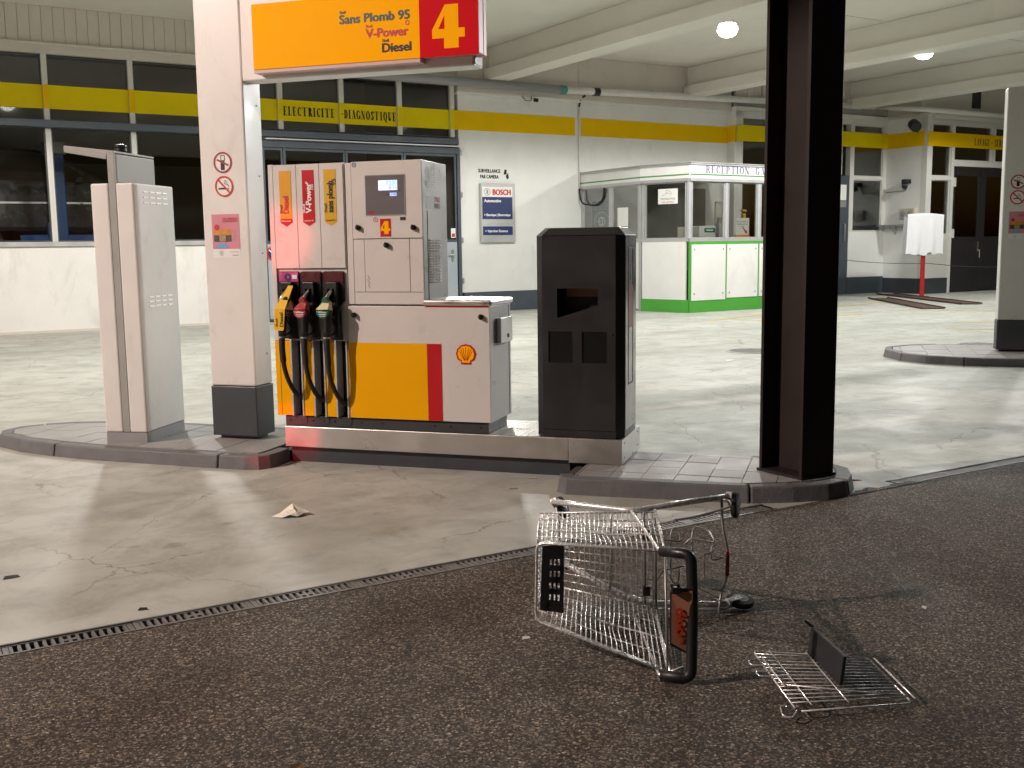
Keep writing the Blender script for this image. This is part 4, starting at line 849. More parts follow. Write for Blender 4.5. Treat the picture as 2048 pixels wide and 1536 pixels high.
def island(label, base, outline, open_edges, tile=.205, ox=2.70, oy=-.005, stone=.8, h=.1, kw=.11):
    """outline counter-clockwise; open_edges: indices of outline edges without a kerb"""
    T = thing('pump_island', label, 'traffic island', 'P', base, group='paved pump islands')
    n = len(outline); ins = inset(outline, kw); ins2 = inset(outline, kw + .006); lean = inset(outline, .018)
    mb = MB(); mb.prism(inset(outline, .03), (0, 0, .002), UX, UY, (0, 0, h - .03)); part(T, 'bed', mb, mat('joint_mortar', (.07, .065, .055), .9))
    run = []; runs = []; acc = 0
    for i in range(n):
        if i in open_edges:
            if run: runs.append(run); run = []; acc = 0
            continue
        L = (Vector(outline[(i + 1) % n]) - Vector(outline[i])).length
        k = max(1, round(L / stone)) if L > stone * 1.3 else 1
        for s in range(k):
            f = lambda P, t: (P[i][0] + (P[(i + 1) % n][0] - P[i][0]) * t, P[i][1] + (P[(i + 1) % n][1] - P[i][1]) * t)
            run.append([f(outline, s / k), f(outline, (s + 1) / k), f(ins, s / k), f(ins, (s + 1) / k), f(lean, s / k), f(lean, (s + 1) / k)]); acc += L / k
            if acc >= stone * .72: runs.append(run); run = []; acc = 0
    if run: runs.append(run)
    for r_ in runs:
        # one stone: bottom outer loop, top leaning outer loop, inner loop; a small gap at both ends
        bo_ = [r_[0][0]] + [s[1] for s in r_]; ii = [r_[0][2]] + [s[3] for s in r_]; lo_ = [r_[0][4]] + [s[5] for s in r_]
        def trim(L_):
            a, b = Vector(L_[0]), Vector(L_[1]); L_[0] = tuple(a + (b - a).normalized() * .005); a, b = Vector(L_[-1]), Vector(L_[-2]); L_[-1] = tuple(a + (b - a).normalized() * .005); return L_
        bo_, ii, lo_ = trim(bo_), trim(ii), trim(lo_); m = len(bo_); dz = random.uniform(-.004, .004); top = h + dz
        V = [(x, y, 0) for x, y in bo_] + [(x, y, top) for x, y in lo_] + [(x, y, top) for x, y in ii] + [(x, y, 0) for x, y in ii]; F = []
        for k in range(m - 1):
            F += [(k, k + 1, m + k + 1, m + k), (m + k, m + k + 1, 2 * m + k + 1, 2 * m + k), (2 * m + k, 2 * m + k + 1, 3 * m + k + 1, 3 * m + k)]
        F += [(0, m, 2 * m, 3 * m), (m - 1, 4 * m - 1, 3 * m - 1, 2 * m - 1)]
        mb = MB(); mb.add(V, F); part(T, 'kerb_stone', mb, KERB, bevel=.012)
    xs = [p[0] for p in ins2]; ys = [p[1] for p in ins2]
    i0 = math.floor((min(xs) - ox) / tile); j0 = math.floor((min(ys) - oy) / tile)
    for i in range(i0, i0 + int((max(xs) - min(xs)) / tile) + 2):
        for j in range(j0, j0 + int((max(ys) - min(ys)) / tile) + 2):
            g = .0022; x, y = ox + i * tile, oy + j * tile
            q = clip_poly([(x + g, y + g), (x + tile - g, y + g), (x + tile - g, y + tile - g), (x + g, y + tile - g)], ins2)
            if len(q) < 3: continue
            ar = abs(sum(q[k][0] * q[(k + 1) % len(q)][1] - q[(k + 1) % len(q)][0] * q[k][1] for k in range(len(q)))) / 2
            if ar < 4e-4: continue
            mb = MB(); mb.prism(q, (0, 0, h - .03), UX, UY, (0, 0, .03 + random.uniform(-.0022, .0022))); part(T, 'paving_tile', mb, TILE)
    return T
island('paved island with rounded kerb under the left cabinet and white pillar', (-1.3, .2, 0),
       [(.03, .80), (-1.5, .84), (-2.1, .77), (-2.42, .66), (-2.62, .5), (-2.74, .33), (-2.74, .12), (-2.60, -.05), (-2.25, -.20), (-1.85, -.29), (-1.45, -.335), (-.36, -.362), (-.14, -.36), (-.04, -.33), (.015, -.26), (.028, -.16), (.028, .02)], {16}, ox=-2.8, tile=.235)
island('paved island with kerb stones under the dark steel column beside the cart', (3., .05, 0),
       [(2.16, .60), (2.16, -.36), (2.18, -.45), (2.25, -.505), (2.5, -.50), (3.38, -.455), (3.63, -.36), (3.83, -.245), (3.95, -.10), (3.975, .1), (3.955, .29), (3.84, .42), (3.6, .50), (3.3, .57)], {0, 13})
island('far paved island with pale kerb below the right white pillar', (6, 8.3, 0),
       [(8.6, 9.25), (5.1, 9.25), (4.65, 9.0), (4.40, 8.65), (4.38, 8.3), (4.57, 7.78), (4.86, 7.52), (5.3, 7.34), (5.9, 7.30), (8.6, 7.30)], set(), ox=4.3, oy=7.2, stone=1.0, tile=.3)

# ================================================================== white pillars
def pillar(x0, y0, label):
    x1, y1 = x0 + .39, y0 + .25
    T = thing('canopy_pillar', label, 'pillar', 'P', (x0 + .2, y0 + .12, .1), group='white pillars with grey feet')
    mb = MB(); mb.box(x0, x1, y0, y1, .515, 3.46); part(T, 'shaft', mb, WHITE, bevel=.012)
    mb = MB(); mb.box(x0 - .003, x1 + .003, y0 - .003, y1 + .003, .125, .512); part(T, 'grey_foot', mb, ANTH, bevel=.008)
    mb = MB(); mb.box(x0 + .04, x1 - .04, y0 + .04, y1 - .04, .1, .13); part(T, 'base_plate', mb, BLACKP)
    for z in (.75, 1.52, 2.1, 2.62):
        mb = MB(); mb.lathe((x1, y0 + .18, z), UX, [(.007, 0), (.006, .006)], 8); part(T, 'screw', mb, GREY)
    return T
def ban_sticker(x, z, y, label, kind, r=.078):
    T = thing('prohibition_sticker', label, 'sticker', 'P', (x, y, z - r), group='prohibition stickers on the pillars')
    mb = MB(); mb.prism(circ(x, z, r * 1.02), (0, y - .0015, 0), UX, UZ, (0, .001, 0)); part(T, 'white_disc', mb, PAPER)
    mb = MB()
    if kind == 'phone':
        mb.prism(rrect(x - .018, x + .016, z - .055, z + .01, .004), (0, y - .0028, 0), UX, UZ, (0, .001, 0)); mb.ring((0, y - .0028, 0), UX, UZ, (0, .001, 0), rrect(x - .016, x + .02, z + .012, z + .055, .006), rrect(x - .011, x + .015, z + .017, z + .05, .004))
    else:
        mb.box(x - .048, x + .018, y - .0028, y - .0018, z - .022, z - .010); mb.box(x + .03, x + .034, y - .0028, y - .0018, z - .022, z - .010); mb.box(x + .038, x + .042, y - .0028, y - .0018, z - .022, z - .010)
        mb.tube([(x + .04, y - .002, z + .0), (x + .03, y - .002, z + .015), (x + .005, y - .002, z + .02), (x + .01, y - .002, z + .045), (x + .025, y - .002, z + .03)], .0028, 5)
    part(T, 'pictogram', mb, INK)
    mb = MB(); mb.ring((0, y - .004, 0), UX, UZ, (0, .001, 0), circ(x, z, r), circ(x, z, r * .83)); q = r * .62; c = r * .075
    sl_ = .45 if kind == 'phone' else 1.
    mb.prism([(x - q - c * .5, z + q * sl_ - c), (x - q + c * .5, z + q * sl_ + c), (x + q + c * .5, z - q * sl_ + c), (x + q - c * .5, z - q * sl_ - c)], (0, y - .0042, 0), UX, UZ, (0, .001, 0)); part(T, 'red_ring', mb, mat('dark_red_ink', (.32, .012, .02), .5) if kind == 'phone' else REDINK)
def poster(x0, y, z0, label, w=.235, h=.325):
    T = thing('advert_poster', label, 'poster', 'P', (x0 + w / 2, y, z0), group='pink posters on the pillars')
    PK = mat('poster_pink', (.62, .24, .30), .45, var=.03); s = lambda u, v: (x0 + w * u, z0 + h * v)
    def rect(name, m, a, b, c, d, lay): mb = MB(); mb.box(x0 + w * a, x0 + w * b, y - .001 - .0009 * lay, y - .0004 - .0009 * lay, z0 + h * c, z0 + h * d); return part(T, name, mb, m)
    rect('sheet', PAPER, 0, 1, 0, 1, 0); rect('pink_field', PK, 0, 1, .205, 1, 1)
    rect('photo_ground', mat('photo_dark', (.06, .055, .05), .5, var=.5, vscale=40), .06, .70, .37, .52, 2); rect('photo_sky', mat('photo_orange', (.60, .24, .03), .5, var=.3, vscale=20), .06, .70, .52, .66, 2)
    rect('photo_road', mat('photo_tan', (.34, .24, .13), .5, var=.4, vscale=50), .26, .50, .38, .55, 3)
    mb = MB(); c = s(.18, .70); mb.prism(circ(c[0], c[1], .022), (0, y - .0046, 0), UX, UZ, (0, .0008, 0)); part(T, 'red_badge', mb, REDINK)
    mb = MB(); a, b = s(.10, .225); mb.prism([(a, b), (a + .105, b), (a + .112, b + .014), (a + .095, b + .022), (a + .082, b + .036), (a + .04, b + .036), (a + .022, b + .022), (a + .002, b + .018)], (0, y - .0046, 0), UX, UZ, (0, .0008, 0)); part(T, 'blue_car_print', mb, mat('poster_light_blue', (.17, .36, .60), .5))
    letters(T, 'TON MEILLEUR', (x0 + w * .40, y - .003, z0 + h * .875), UX, UZ, .02, REDINK, .0004, width=w * .54); letters(T, 'COMPAGNON', (x0 + w * .40, y - .003, z0 + h * .82), UX, UZ, .02, REDINK, .0004, width=w * .54)
    mb = MB()
    for k in range(7): z = z0 + h * (.62 - .036 * k); mb.box(x0 + w * .74, x0 + w * (.92 - .05 * (k % 3)), y - .0036, y - .003, z, z + .003)
    for k in range(4): z = z0 + h * (.15 - .03 * k); mb.box(x0 + w * .24, x0 + w * (.40 - .03 * (k % 2)), y - .0036, y - .003, z, z + .0025)
    mb.box(x0 + w * .62, x0 + w * .94, y - .0036, y - .003, z0 + h * .13, z0 + h * .14); mb.box(x0 + w * .72, x0 + w * .94, y - .0036, y - .003, z0 + h * .05, z0 + h * .065); part(T, 'fine_print', mb, GREY)
PILX, PILY = -.763, .22
pillar(PILX, PILY, 'white square pillar with dark grey foot left of the fuel pump')
ban_sticker(-.568, 2.196, PILY - .0005, 'red ringed no mobile phone sticker on the pillar beside the fuel pump', 'phone'); ban_sticker(-.565, 2.02, PILY - .0005, 'red ringed no smoking sticker on the pillar beside the fuel pump', 'smoke')
poster(-.687, PILY - .0005, 1.49, 'pink advert poster with a car on the pillar beside the fuel pump')
pillar(5.765, 8.22, 'white square pillar with dark grey foot at the right edge of the picture')
ban_sticker(5.935, 2.28, 8.2195, 'red ringed no mobile phone sticker on the far right pillar', 'phone', .09); ban_sticker(5.935, 2.085, 8.2195, 'red ringed no smoking sticker on the far right pillar', 'smoke', .09)
poster(5.845, 8.2195, 1.555, 'pink advert poster on the far right pillar', .26, .35)

# overhead pump sign on the pillar's arm
sg = thing('pump_sign', 'yellow overhead fuel sign with a red number 4 on a white arm', 'sign', 'P', (.6, .3, 2.77))
mb = MB(); mb.box(-.372, 1.43, .222, .40, 2.775, 3.44); part(sg, 'arm', mb, WHITE, bevel=.01)
mb = MB(); mb.box(1.432, 1.437, .24, .385, 2.79, 3.40); part(sg, 'end_plate', mb, GREY)
for nm, y0, y1 in (('front', .115, .22),):
    mb = MB(); mb.box(-.205, 1.505, y0 + .006 * (nm == 'front'), y1 - .006 * (nm == 'rear'), 2.835, 3.275); part(sg, 'light_box', mb, mat('sign_edge_red', (.60, .20, .20), .4), bevel=.008)
mb = MB(); mb.prism(rrect(-.207, 1.082, 2.83, 3.28, .004, 1), (0, .113, 0), UX, UZ, (0, .007, 0)); part(sg, 'yellow_face', mb, SIGNY)
mb = MB(); mb.box(1.083, 1.507, .113, .12, 2.83, 3.28); part(sg, 'red_face', mb, SIGNR)
mb = MB(); mb.box(1.44, 1.505, .2215, .285, 2.835, 3.275); part(sg, 'end_cap', mb, MATS['sign_edge_red'], bevel=.006)
mb = MB(); mb.box(-.21, 1.08, .12, .214, 2.805, 2.832); part(sg, 'lower_edge', mb, mat('sign_underside', (.60, .42, .40), .5))
for tx, xr, z, wd_, m in (('Sans Plomb 95', 1.012, 3.095, .525, mat('dark_green_ink', (.03, .085, .05), .5)), ('V-Power', 1.0, 2.988, .315, REDINK), ('Diesel', 1.018, 2.885, .212, INK)):
    letters(sg, tx, (xr - wd_, .1125, z), UX, UZ, .084, m, .0042, width=wd_)
    letters(sg, 'Shell', (xr - wd_, .1125, z + .068), UX, UZ, .026, m, .0012, width=.048)
mb = MB(); mb.ring((.995, .1115, 3.068), UX, UZ, (0, .001, 0), circ(0, 0, .016), circ(0, 0, .009)); part(sg, 'ring_mark', mb, REDINK)
mb = MB(); mb.prism([(0, .255), (.105, .84), (.185, .84), (.185, .255), (.235, .255), (.235, .14), (.185, .14), (.185, 0), (.085, 0), (.085, .14), (0, .14)][::-1] if 0 else [(.085, 0), (.19, 0), (.19, .068), (.235, .068), (.235, .128), (.19, .128), (.19, .285), (.095, .285), (0, .125), (0, .068), (.085, .068)], (1.175, .1115, 2.88), UX, UZ, (0, .001, 0)); n4 = part(sg, 'numeral', mb, SIGNY)
mb = MB(); mb.prism([(.09, .128), (.09, .215), (.045, .128)], (1.175, .1105, 2.88), UX, UZ, (0, .0008, 0)); part(sg, 'numeral_counter', mb, SIGNR)

# ================================================================== dark steel column (H section, follows the building)
T = thing('steel_column', 'dark brown steel H section column standing on the right island', 'column', 'W', (2.41, -2.69, .1))
x0, x1, y0, y1 = 2.275, 2.553, -2.878, -2.512
BROWN = mat('dark_brown_steel', (.029, .0215, .020), .5, spec=.2, dirt=.4, dscale=4, dcol=(.055, .045, .04), var=.12, vscale=3, bump=.05, bscale=80)
mb = MB(); mb.box(x0, x1, y0, y0 + .024, .118, CZ); part(T, 'flange', mb, BROWN, bevel=.003)
mb = MB(); mb.box(x0, x1, y1 - .024, y1, .118, CZ); part(T, 'flange', mb, BROWN, bevel=.003)
mb = MB(); mb.box((x0 + x1) / 2 - .008, (x0 + x1) / 2 + .008, y0 + .0245, y1 - .0245, .118, CZ); part(T, 'web', mb, BROWN)
mb = MB(); mb.box(x0 - .01, x1 + .01, y0 - .01, y1 + .01, .101, .118); part(T, 'base_plate', mb, BROWN)

# ================================================================== white service cabinet on the left
ANG['K'] = R(-10.5); ORG['K'] = Vector((-3.118, 7.955, 0))
kb = thing('service_cabinet', 'tall white air service cabinet with a grey boom plate on top', 'cabinet', 'K', (.17, .3, .1))
mb = MB(); mb.box(0, .145, 0, .60, .178, 2.05); mb.box(.145, .205, .03, .60, .178, 2.05); mb.box(.205, .345, 0, .60, .178, 2.05); part(kb, 'body', mb, WHITE, bevel=.012)
mb = MB(); mb.box(.006, .339, .006, .594, .1, .176); part(kb, 'base', mb, GREY)
BOOMGREY = mat('boom_grey', (.33, .33, .31), .45, var=.05)  # grey metal of the front channel, boom plate and arm
mb = MB(); mb.box(.147, .203, .004, .028, .18, 2.27); part(kb, 'front_channel', mb, BOOMGREY, bevel=.003)
mb = MB(); mb.box(.150, .206, .029, .585, 2.054, 2.265); part(kb, 'boom_plate', mb, BOOMGREY, bevel=.008)
mb = MB(); mb.prism([(.206, 2.27), (.206, 2.285), (-.20, 2.335), (-.20, 2.285), (.140, 2.225), (.147, 2.268)], (0, .004, 0), UX, UZ, (0, .58, 0)); part(kb, 'boom_arm', mb, BOOMGREY, bevel=.004)
mb = MB(); mb.lathe((.14, .22, 2.29), UZ, [(.035, 0), (.045, .01), (.045, .03), (.038, .035), (.045, .04), (.045, .055), (.03, .06)], 18); part(kb, 'cap', mb, BLACKP, smooth=True, auto=True)
mb = MB()
for z in (1.985, 1.945, 1.905, 1.195, 1.16, 1.125):
    for k in range(4):
        y = .14 + .095 * k; mb.prism([(.0, 0), (.006, .0), (.0, .012)], (.345, y, z), UX, UZ, (0, .07, 0))
part(kb, 'vent_slots', mb, WHITE, kind='stuff')
mb = MB(); mb.box(-.03, -.001, .1, .32, .78, 1.08); part(kb, 'side_box', mb, GREY, bevel=.008)

# ================================================================== stainless plinth
pl = thing('pump_plinth', 'long stainless steel plinth carrying the fuel pump and black terminal', 'plinth', 'P', (1.25, .3, 0))
mb = MB(); mb.box(0, 2.143, -.02, .6, .115, .266); part(pl, 'steel_skirt', mb, STEEL, bevel=.004)
mb = MB(); mb.box(2.145, 2.51, -.022, .602, .101, .266); part(pl, 'end_box', mb, STEEL, bevel=.003)
mb = MB(); mb.box(.03, 2.143, .02, .57, 0, .114); part(pl, 'kick_board', mb, ANTH)
mb = MB(); mb.box(1.56, 2.50, -.012, .592, .2662, .2685)
for i in range(24):
    for j in range(15):
        x, y = 1.58 + i * .038, .0 + j * .038; s = 1 if (i + j) % 2 else -1
        mb.prism([(-.012, -.003), (.012, -.003), (.012, .003), (-.012, .003)], (x, y, .2684), (.707, .707 * s, 0), (-.707 * s, .707, 0), (0, 0, .0014))
part(pl, 'tread_plate', mb, STEEL)
for x in (2.18, 2.47):
    for z in (.13, .235): mb = MB(); mb.lathe((x, -.022, z), -UY, [(.006, 0), (.005, .003)], 8); part(pl, 'screw', mb, GREY)
for y in (.06, .52):
    for z in (.14, .235): mb = MB(); mb.lathe((2.51, y, z), UX, [(.006, 0), (.005, .003)], 8); part(pl, 'screw', mb, GREY)

# ================================================================== fuel pump
fp = thing('fuel_pump', 'white fuel pump number 4 with yellow and red lower panels and three hoses', 'fuel pump', 'P', (.8, .2, .2685))
def fb(name, m, *boxes, bevel=0., parent=None, label=None, kind=None):
    mb = MB()
    for b in boxes: mb.box(*b)
    return part(fp, name, mb, m, bevel=bevel, parent=parent, label=label, kind=kind)
YF = -.04                                                   # front plane
base_p = fb('base', mat('pump_base_dark', (.035, .036, .04), .5, var=.1), (.012, 1.578, -.02, .40, .2690, .346), bevel=.004)
for x in (.05, .15, .235, .33, .41, .505, .62, .78, 1.18, 1.30, 1.52):
    mb = MB(); mb.lathe((x, -.0205, .315), -UY, [(.007, 0), (.006, .005)], 8); part(fp, 'bolt', mb, BLACKP, parent=base_p)
for a in (.075, .25, .43): mb = MB(); mb.prism([(a, .348), (a + .115, .348), (a + .115, .30), (a + .095, .283), (a, .283)], (0, -.0245, 0), UX, UZ, (0, .004, 0)); part(fp, 'cover_plate', mb, MATS['pump_base_dark'], parent=base_p)
# core bodies
fb('lower_body', PUMPW, (.55, 1.603, YF + .012, .43, .349, 1.148), bevel=.004)
fb('nozzle_tower', PUMPW, (-.038, .547, .06, .42, .349, 2.14), (-.038, .547, YF + .02, .06, 1.412, 2.14), bevel=.003)
fb('head', PUMPW, (.562, 1.135, YF + .012, .42, 1.158, 2.135), bevel=.004)
# lower front: white door with yellow field and red stripe
fb('lower_door', PUMPW, (.552, 1.605, YF - .002, YF + .0115, .352, 1.143), bevel=.003)
fb('yellow_panel', YEL, (.556, 1.147, YF - .0045, YF - .0025, .354, .889)); fb('red_stripe', RED, (1.149, 1.254, YF - .0045, YF - .0025, .354, .889))
# nozzle tower: side trim, three upper panels
fb('side_trim', PUMPW, (-.04, -.002, YF, .06, .895, 2.142), bevel=.003); fb('side_trim_yellow', YEL, (-.04, -.002, YF - .001, .06, .349, .893), bevel=.002)
cols = [(0., .181), (.184, .361), (.364, .545)]
SH = [mat('banner_orange', (.72, .34, .01), .4), RED, mat('banner_gold', (.68, .38, .006), .4)]
for i, (a, b) in enumerate(cols):
    p = fb('front_panel', PUMPW, (a, b, YF, YF + .0195, 1.413, 2.138), bevel=.002)
    c = (.095, .276, .445)[i]; w = .047
    mb = MB(); mb.prism([(c - w, 2.096), (c - w, 1.735), (c, 1.708), (c + w, 1.735), (c + w, 2.096)][::-1], (0, YF - .002, 0), UX, UZ, (0, .0015, 0)); part(fp, 'banner', mb, SH[i], parent=p)
    if i == 0: mb = MB(); mb.prism([(c - w, 1.762), (c - w, 1.735), (c, 1.708), (c + w, 1.735), (c + w, 1.762)][::-1], (0, YF - .003, 0), UX, UZ, (0, .0009, 0)); part(fp, 'banner_tip', mb, RED, parent=p)
    tx, m, sh = (('Diesel', REDINK, INK), ('V-Power', WHITEINK, WHITEINK), ('sans plomb', INK, INK))[i]
    letters(fp, tx, (c + .022, YF - .0025, 1.80), UZ, -UX, .062, m, .0028, width=(.118, .205, .215)[i], parent=p); letters(fp, 'Shell', (c - .026, YF - .0025, 1.80), UZ, -UX, .030, sh, .0006, width=.06, parent=p)
    if i == 2: letters(fp, '95', (c + .045, YF - .0025, 1.985), UZ, -UX, .04, INK, .001, width=.045, parent=p)
    if i == 1: letters(fp, '100', (c + .042, YF - .0025, 1.96), UZ, -UX, .026, WHITEINK, .0005, width=.035, parent=p); letters(fp, 'o', (c - .006, YF - .0025, 2.0), UZ, -UX, .03, WHITEINK, .001, parent=p)
    letters(fp, ('Diesel', 'sans plomb 98', 'sans plomb 95')[i], (c - .036, YF - .0035, 1.741), UX, UZ, .016, (WHITEINK, WHITEINK, INK)[i], .0003, width=.07, parent=p)
# nozzle field: white back plate, boots, holders, slots with rails
fb('nozzle_backplate', PUMPW, (0, .545, -.022, .058, .897, 1.411), bevel=.002)
BOOTL = [mat('boot_label_red_lit', (.42, .06, .22), .35, var=.5, vscale=18), mat('boot_label_dark_red', (.085, .006, .012), .35, var=.3, vscale=20), mat('boot_label_dark_red')if 0 else MATS['boot_label_dark_red'] if 'boot_label_dark_red' in MATS else None]  # first label: the red light's glow is painted in as magenta
BOOT = mat('nozzle_boot_plastic', (.010, .006, .007), .35, var=.1)
bays = (.096, .272, .449); slots = ((.085, .181), (.263, .362), (.440, .540))
for i, bx_ in enumerate(bays):
    mb = MB(); q = .081; mb.prism([(bx_ - q, 1.383), (bx_ - q + .008, 1.391), (bx_ + q - .008, 1.391), (bx_ + q, 1.383), (bx_ + q, 1.185), (bx_ + .035, 1.125), (bx_ + .055, .905), (bx_ - .02, .905), (bx_ - .035, 1.125), (bx_ - q, 1.185)][::-1], (0, YF - .004, 0), UX, UZ, (0, .018, 0)); bt_ = part(fp, 'nozzle_boot', mb, BOOT, bevel=.003)
    mb = MB(); mb.box(bx_ - .022, bx_ + .06, -.105, YF - .005, .915, 1.13); part(fp, 'boot_pad', mb, BOOT, bevel=.01, parent=bt_)
    mb = MB(); mb.box(bx_ - q + .005, bx_ + q - .005, YF - .0065, YF - .0045, 1.318, 1.386); part(fp, 'boot_label', mb, BOOTL[min(i, 1)], parent=bt_)
    mb = MB(); mb.ring((0, YF - .05, 0), UX, UZ, (0, .0455, 0), [(bx_ - .042, 1.15), (bx_ + .042, 1.15), (bx_ + .042, 1.315), (bx_ - .042, 1.315)], [(bx_ - .026, 1.17), (bx_ + .026, 1.17), (bx_ + .026, 1.268), (bx_ - .026, 1.268)]); part(fp, 'holder', mb, BLACKP, bevel=.003, parent=bt_)
    if i == 0:
        mb = MB(); mb.ring((bx_ - .005, YF - .009, 1.352), UX, UZ, (0, .002, 0), circ(0, 0, .026), circ(0, 0, .012)); part(fp, 'boot_emblem', mb, NAVYINK, parent=bt_)
        mb = MB(); mb.box(bx_ + .03, bx_ + .068, YF - .009, YF - .007, 1.338, 1.366); part(fp, 'boot_sticker', mb, PAPER, parent=bt_)
    a, b = slots[i]; a0_ = 0. if i == 0 else slots[i - 1][1]
    fb('yellow_panel', YEL, (a0_ + .001, a - .001, YF, YF + .02, .352, .894), bevel=.002)
    fb('hose_slot', BLACKVOID, (a, b, .052, .058, .352, .895))
    fb('slot_rail', LGREY, (a - .0, a + .013, YF - .006, .05, .349, .9), bevel=.002); fb('slot_rail', LGREY, (b - .013, b, YF - .006, .05, .349, .9), bevel=.002)
fb('yellow_panel', YEL, (.541, .549, YF, YF + .02, .352, .894))
# head front: display door, service door, strips, knobs, plates
hd = fb('display_door', PUMPW, (.612, 1.137, YF - .004, YF + .011, 1.614, 2.139), bevel=.004)
fb('head_strip', PUMPW, (.565, .609, YF, YF + .0115, 1.16, 2.132), bevel=.002)
fb('head_strip', PUMPW, (.612, 1.134, YF, YF + .0115, 1.16, 1.242), bevel=.002)
fb('service_panel', PUMPW, (.612, .694, YF, YF + .0115, 1.246, 1.608), bevel=.002); sd = fb('service_door', PUMPW, (.697, 1.034, YF - .001, YF + .0115, 1.246, 1.608), bevel=.003); fb('service_panel', PUMPW, (1.037, 1.133, YF, YF + .0115, 1.246, 1.608), bevel=.002)
SCR = mat('display_glass_grey', (.17, .155, .16), .18, var=.03)
mb = MB(); mb.ring((0, YF - .0075, 0), UX, UZ, (0, .004, 0), [(.716, 1.769), (1.015, 1.769), (1.015, 2.045), (.716, 2.045)], [(.722, 1.775), (1.009, 1.775), (1.009, 2.039), (.722, 2.039)]); part(fp, 'display_frame', mb, GREY, parent=hd)
fb('display_window', SCR, (.7215, 1.0095, YF - .0058, YF - .0042, 1.7745, 2.0395), parent=hd)
LCD = mat('lcd_backlight', (.3, .5, .9), .4, emit=1.15, ecol=(.62, .80, 1.)); LCD2 = mat('lcd_backlight_small', (.3, .5, .9), .4, emit=.75, ecol=(.45, .62, 1.)); LCDI = mat('lcd_digits', (.01, .03, .14), .4)
fb('lcd', LCD, (.817, .957, YF - .0072, YF - .006, 1.940, 2.007), parent=hd); fb('lcd', LCD2, (.902, .952, YF - .0072, YF - .006, 1.900, 1.922), parent=hd)
SEG = {'0': 'abcdef', '1': 'bc', '2': 'abged', '3': 'abgcd', '7': 'abc', '8': 'abcdefg', '9': 'abcdfg', '.': ''}
def seven(txt, xr, z, h):
    mb = MB(); w = h * .5; t = h * .1; x = xr
    for ch in reversed(txt):
        if ch == '.': mb.box(x - t, x, YF - .0082, YF - .0074, z, z + t); x -= t * 2; continue
        x0_ = x - w; seg = {'a': (x0_, x, z + h - t, z + h), 'g': (x0_, x, z + h / 2 - t / 2, z + h / 2 + t / 2), 'd': (x0_, x, z, z + t), 'f': (x0_, x0_ + t, z + h / 2, z + h), 'b': (x - t, x, z + h / 2, z + h), 'e': (x0_, x0_ + t, z, z + h / 2), 'c': (x - t, x, z, z + h / 2)}
        for s in SEG[ch]: a, b, c, d = seg[s]; mb.box(a, b, YF - .0082, YF - .0074, c, d)
        x -= w + h * .22
    part(fp, 'digits', mb, LCDI, parent=hd)
seven('20.00', .952, 1.977, .026); seven('8.73', .952, 1.945, .026); seven('2.290', .949, 1.9045, .014)
letters(fp, 'Fr.', (.800, YF - .0062, 1.985), UX, UZ, .012, INK, 0, parent=hd); letters(fp, 'L', (.805, YF - .0062, 1.953), UX, UZ, .012, INK, 0, parent=hd); letters(fp, 'Fr./L', (.872, YF - .0062, 1.906), UX, UZ, .013, INK, .0003, parent=hd)
fb('indicator', INK, (.967, .979, YF - .0066, YF - .006, 1.929, 1.936), parent=hd); mb = MB(); mb.prism(circ(.757, 1.789, .024, 24, .011), (0, YF - .0068, 0), UX, UZ, (0, .0008, 0)); part(fp, 'maker_badge', mb, mat('dark_red_ink', (.32, .012, .02)), parent=hd)
fb('black_sticker', INK, (.972, 1.013, YF - .006, YF - .0045, 1.735, 1.757), parent=hd)
mb = MB(); mb.ring((.789, YF - .006, 1.742), UX, UZ, (0, .0012, 0), circ(0, 0, .017), circ(0, 0, .0135)); mb.box(.787, .791, YF - .006, YF - .0048, 1.735, 1.75); part(fp, 'round_mark', mb, REDINK, parent=hd)
mb = MB(); mb.ring((.637, YF - .006, 2.118), UX, UZ, (0, .0012, 0), circ(0, 0, .017, 12), circ(0, 0, .0125, 12)); mb.box(.630, .644, YF - .006, YF - .0048, 2.115, 2.121); part(fp, 'blue_round_mark', mb, INDIGO, parent=hd)
fb('number_plate', RED, (.822, .902, YF - .006, YF - .0045, 1.626, 1.747), parent=hd)
mb = MB(); k_ = .088 / .285; mb.prism([(x * k_, z * k_) for x, z in [(.085, 0), (.19, 0), (.19, .068), (.235, .068), (.235, .128), (.19, .128), (.19, .285), (.095, .285), (0, .125), (0, .068), (.085, .068)]], (.826, YF - .0075, 1.643), UX, UZ, (0, .0012, 0)); part(fp, 'numeral', mb, SIGNY, parent=hd)
mb = MB(); mb.prism([(x * k_, z * k_) for x, z in [(.09, .128), (.09, .215), (.045, .128)]], (.826, YF - .0082, 1.643), UX, UZ, (0, .0006, 0)); part(fp, 'numeral_counter', mb, RED, parent=hd)
for x, z, p in ((.657, 1.690, hd), (1.071, 1.684, hd), (.867, 1.567, sd), (.604, 1.084, None), (1.548, 1.077, None)):
    mb = MB(); mb.lathe((x, YF - .003, z), -UY, [(.017, 0), (.019, .004), (.019, .016), (.013, .02), (.013, .03)], 14); mb.box(x - .004, x + .004, YF - .04, YF - .03, z - .012, z + .02); part(fp, 'lock_knob', mb, BLACKP, smooth=True, auto=True, parent=p)
mb = MB()
for k, (dx, dz) in enumerate(((0, 0), (.006, -.012), (-.003, -.028), (.008, -.043), (0, -.058), (.007, -.072))): mb.tube([(.715 + dx, YF - .0025, 1.36 + dz), (.722 + dx, YF - .0025, 1.354 + dz), (.717 + dx, YF - .0025, 1.349 + dz), (.727 + dx, YF - .0025, 1.345 + dz)], .0016, 4)
part(fp, 'scribble', mb, GREY, parent=sd)
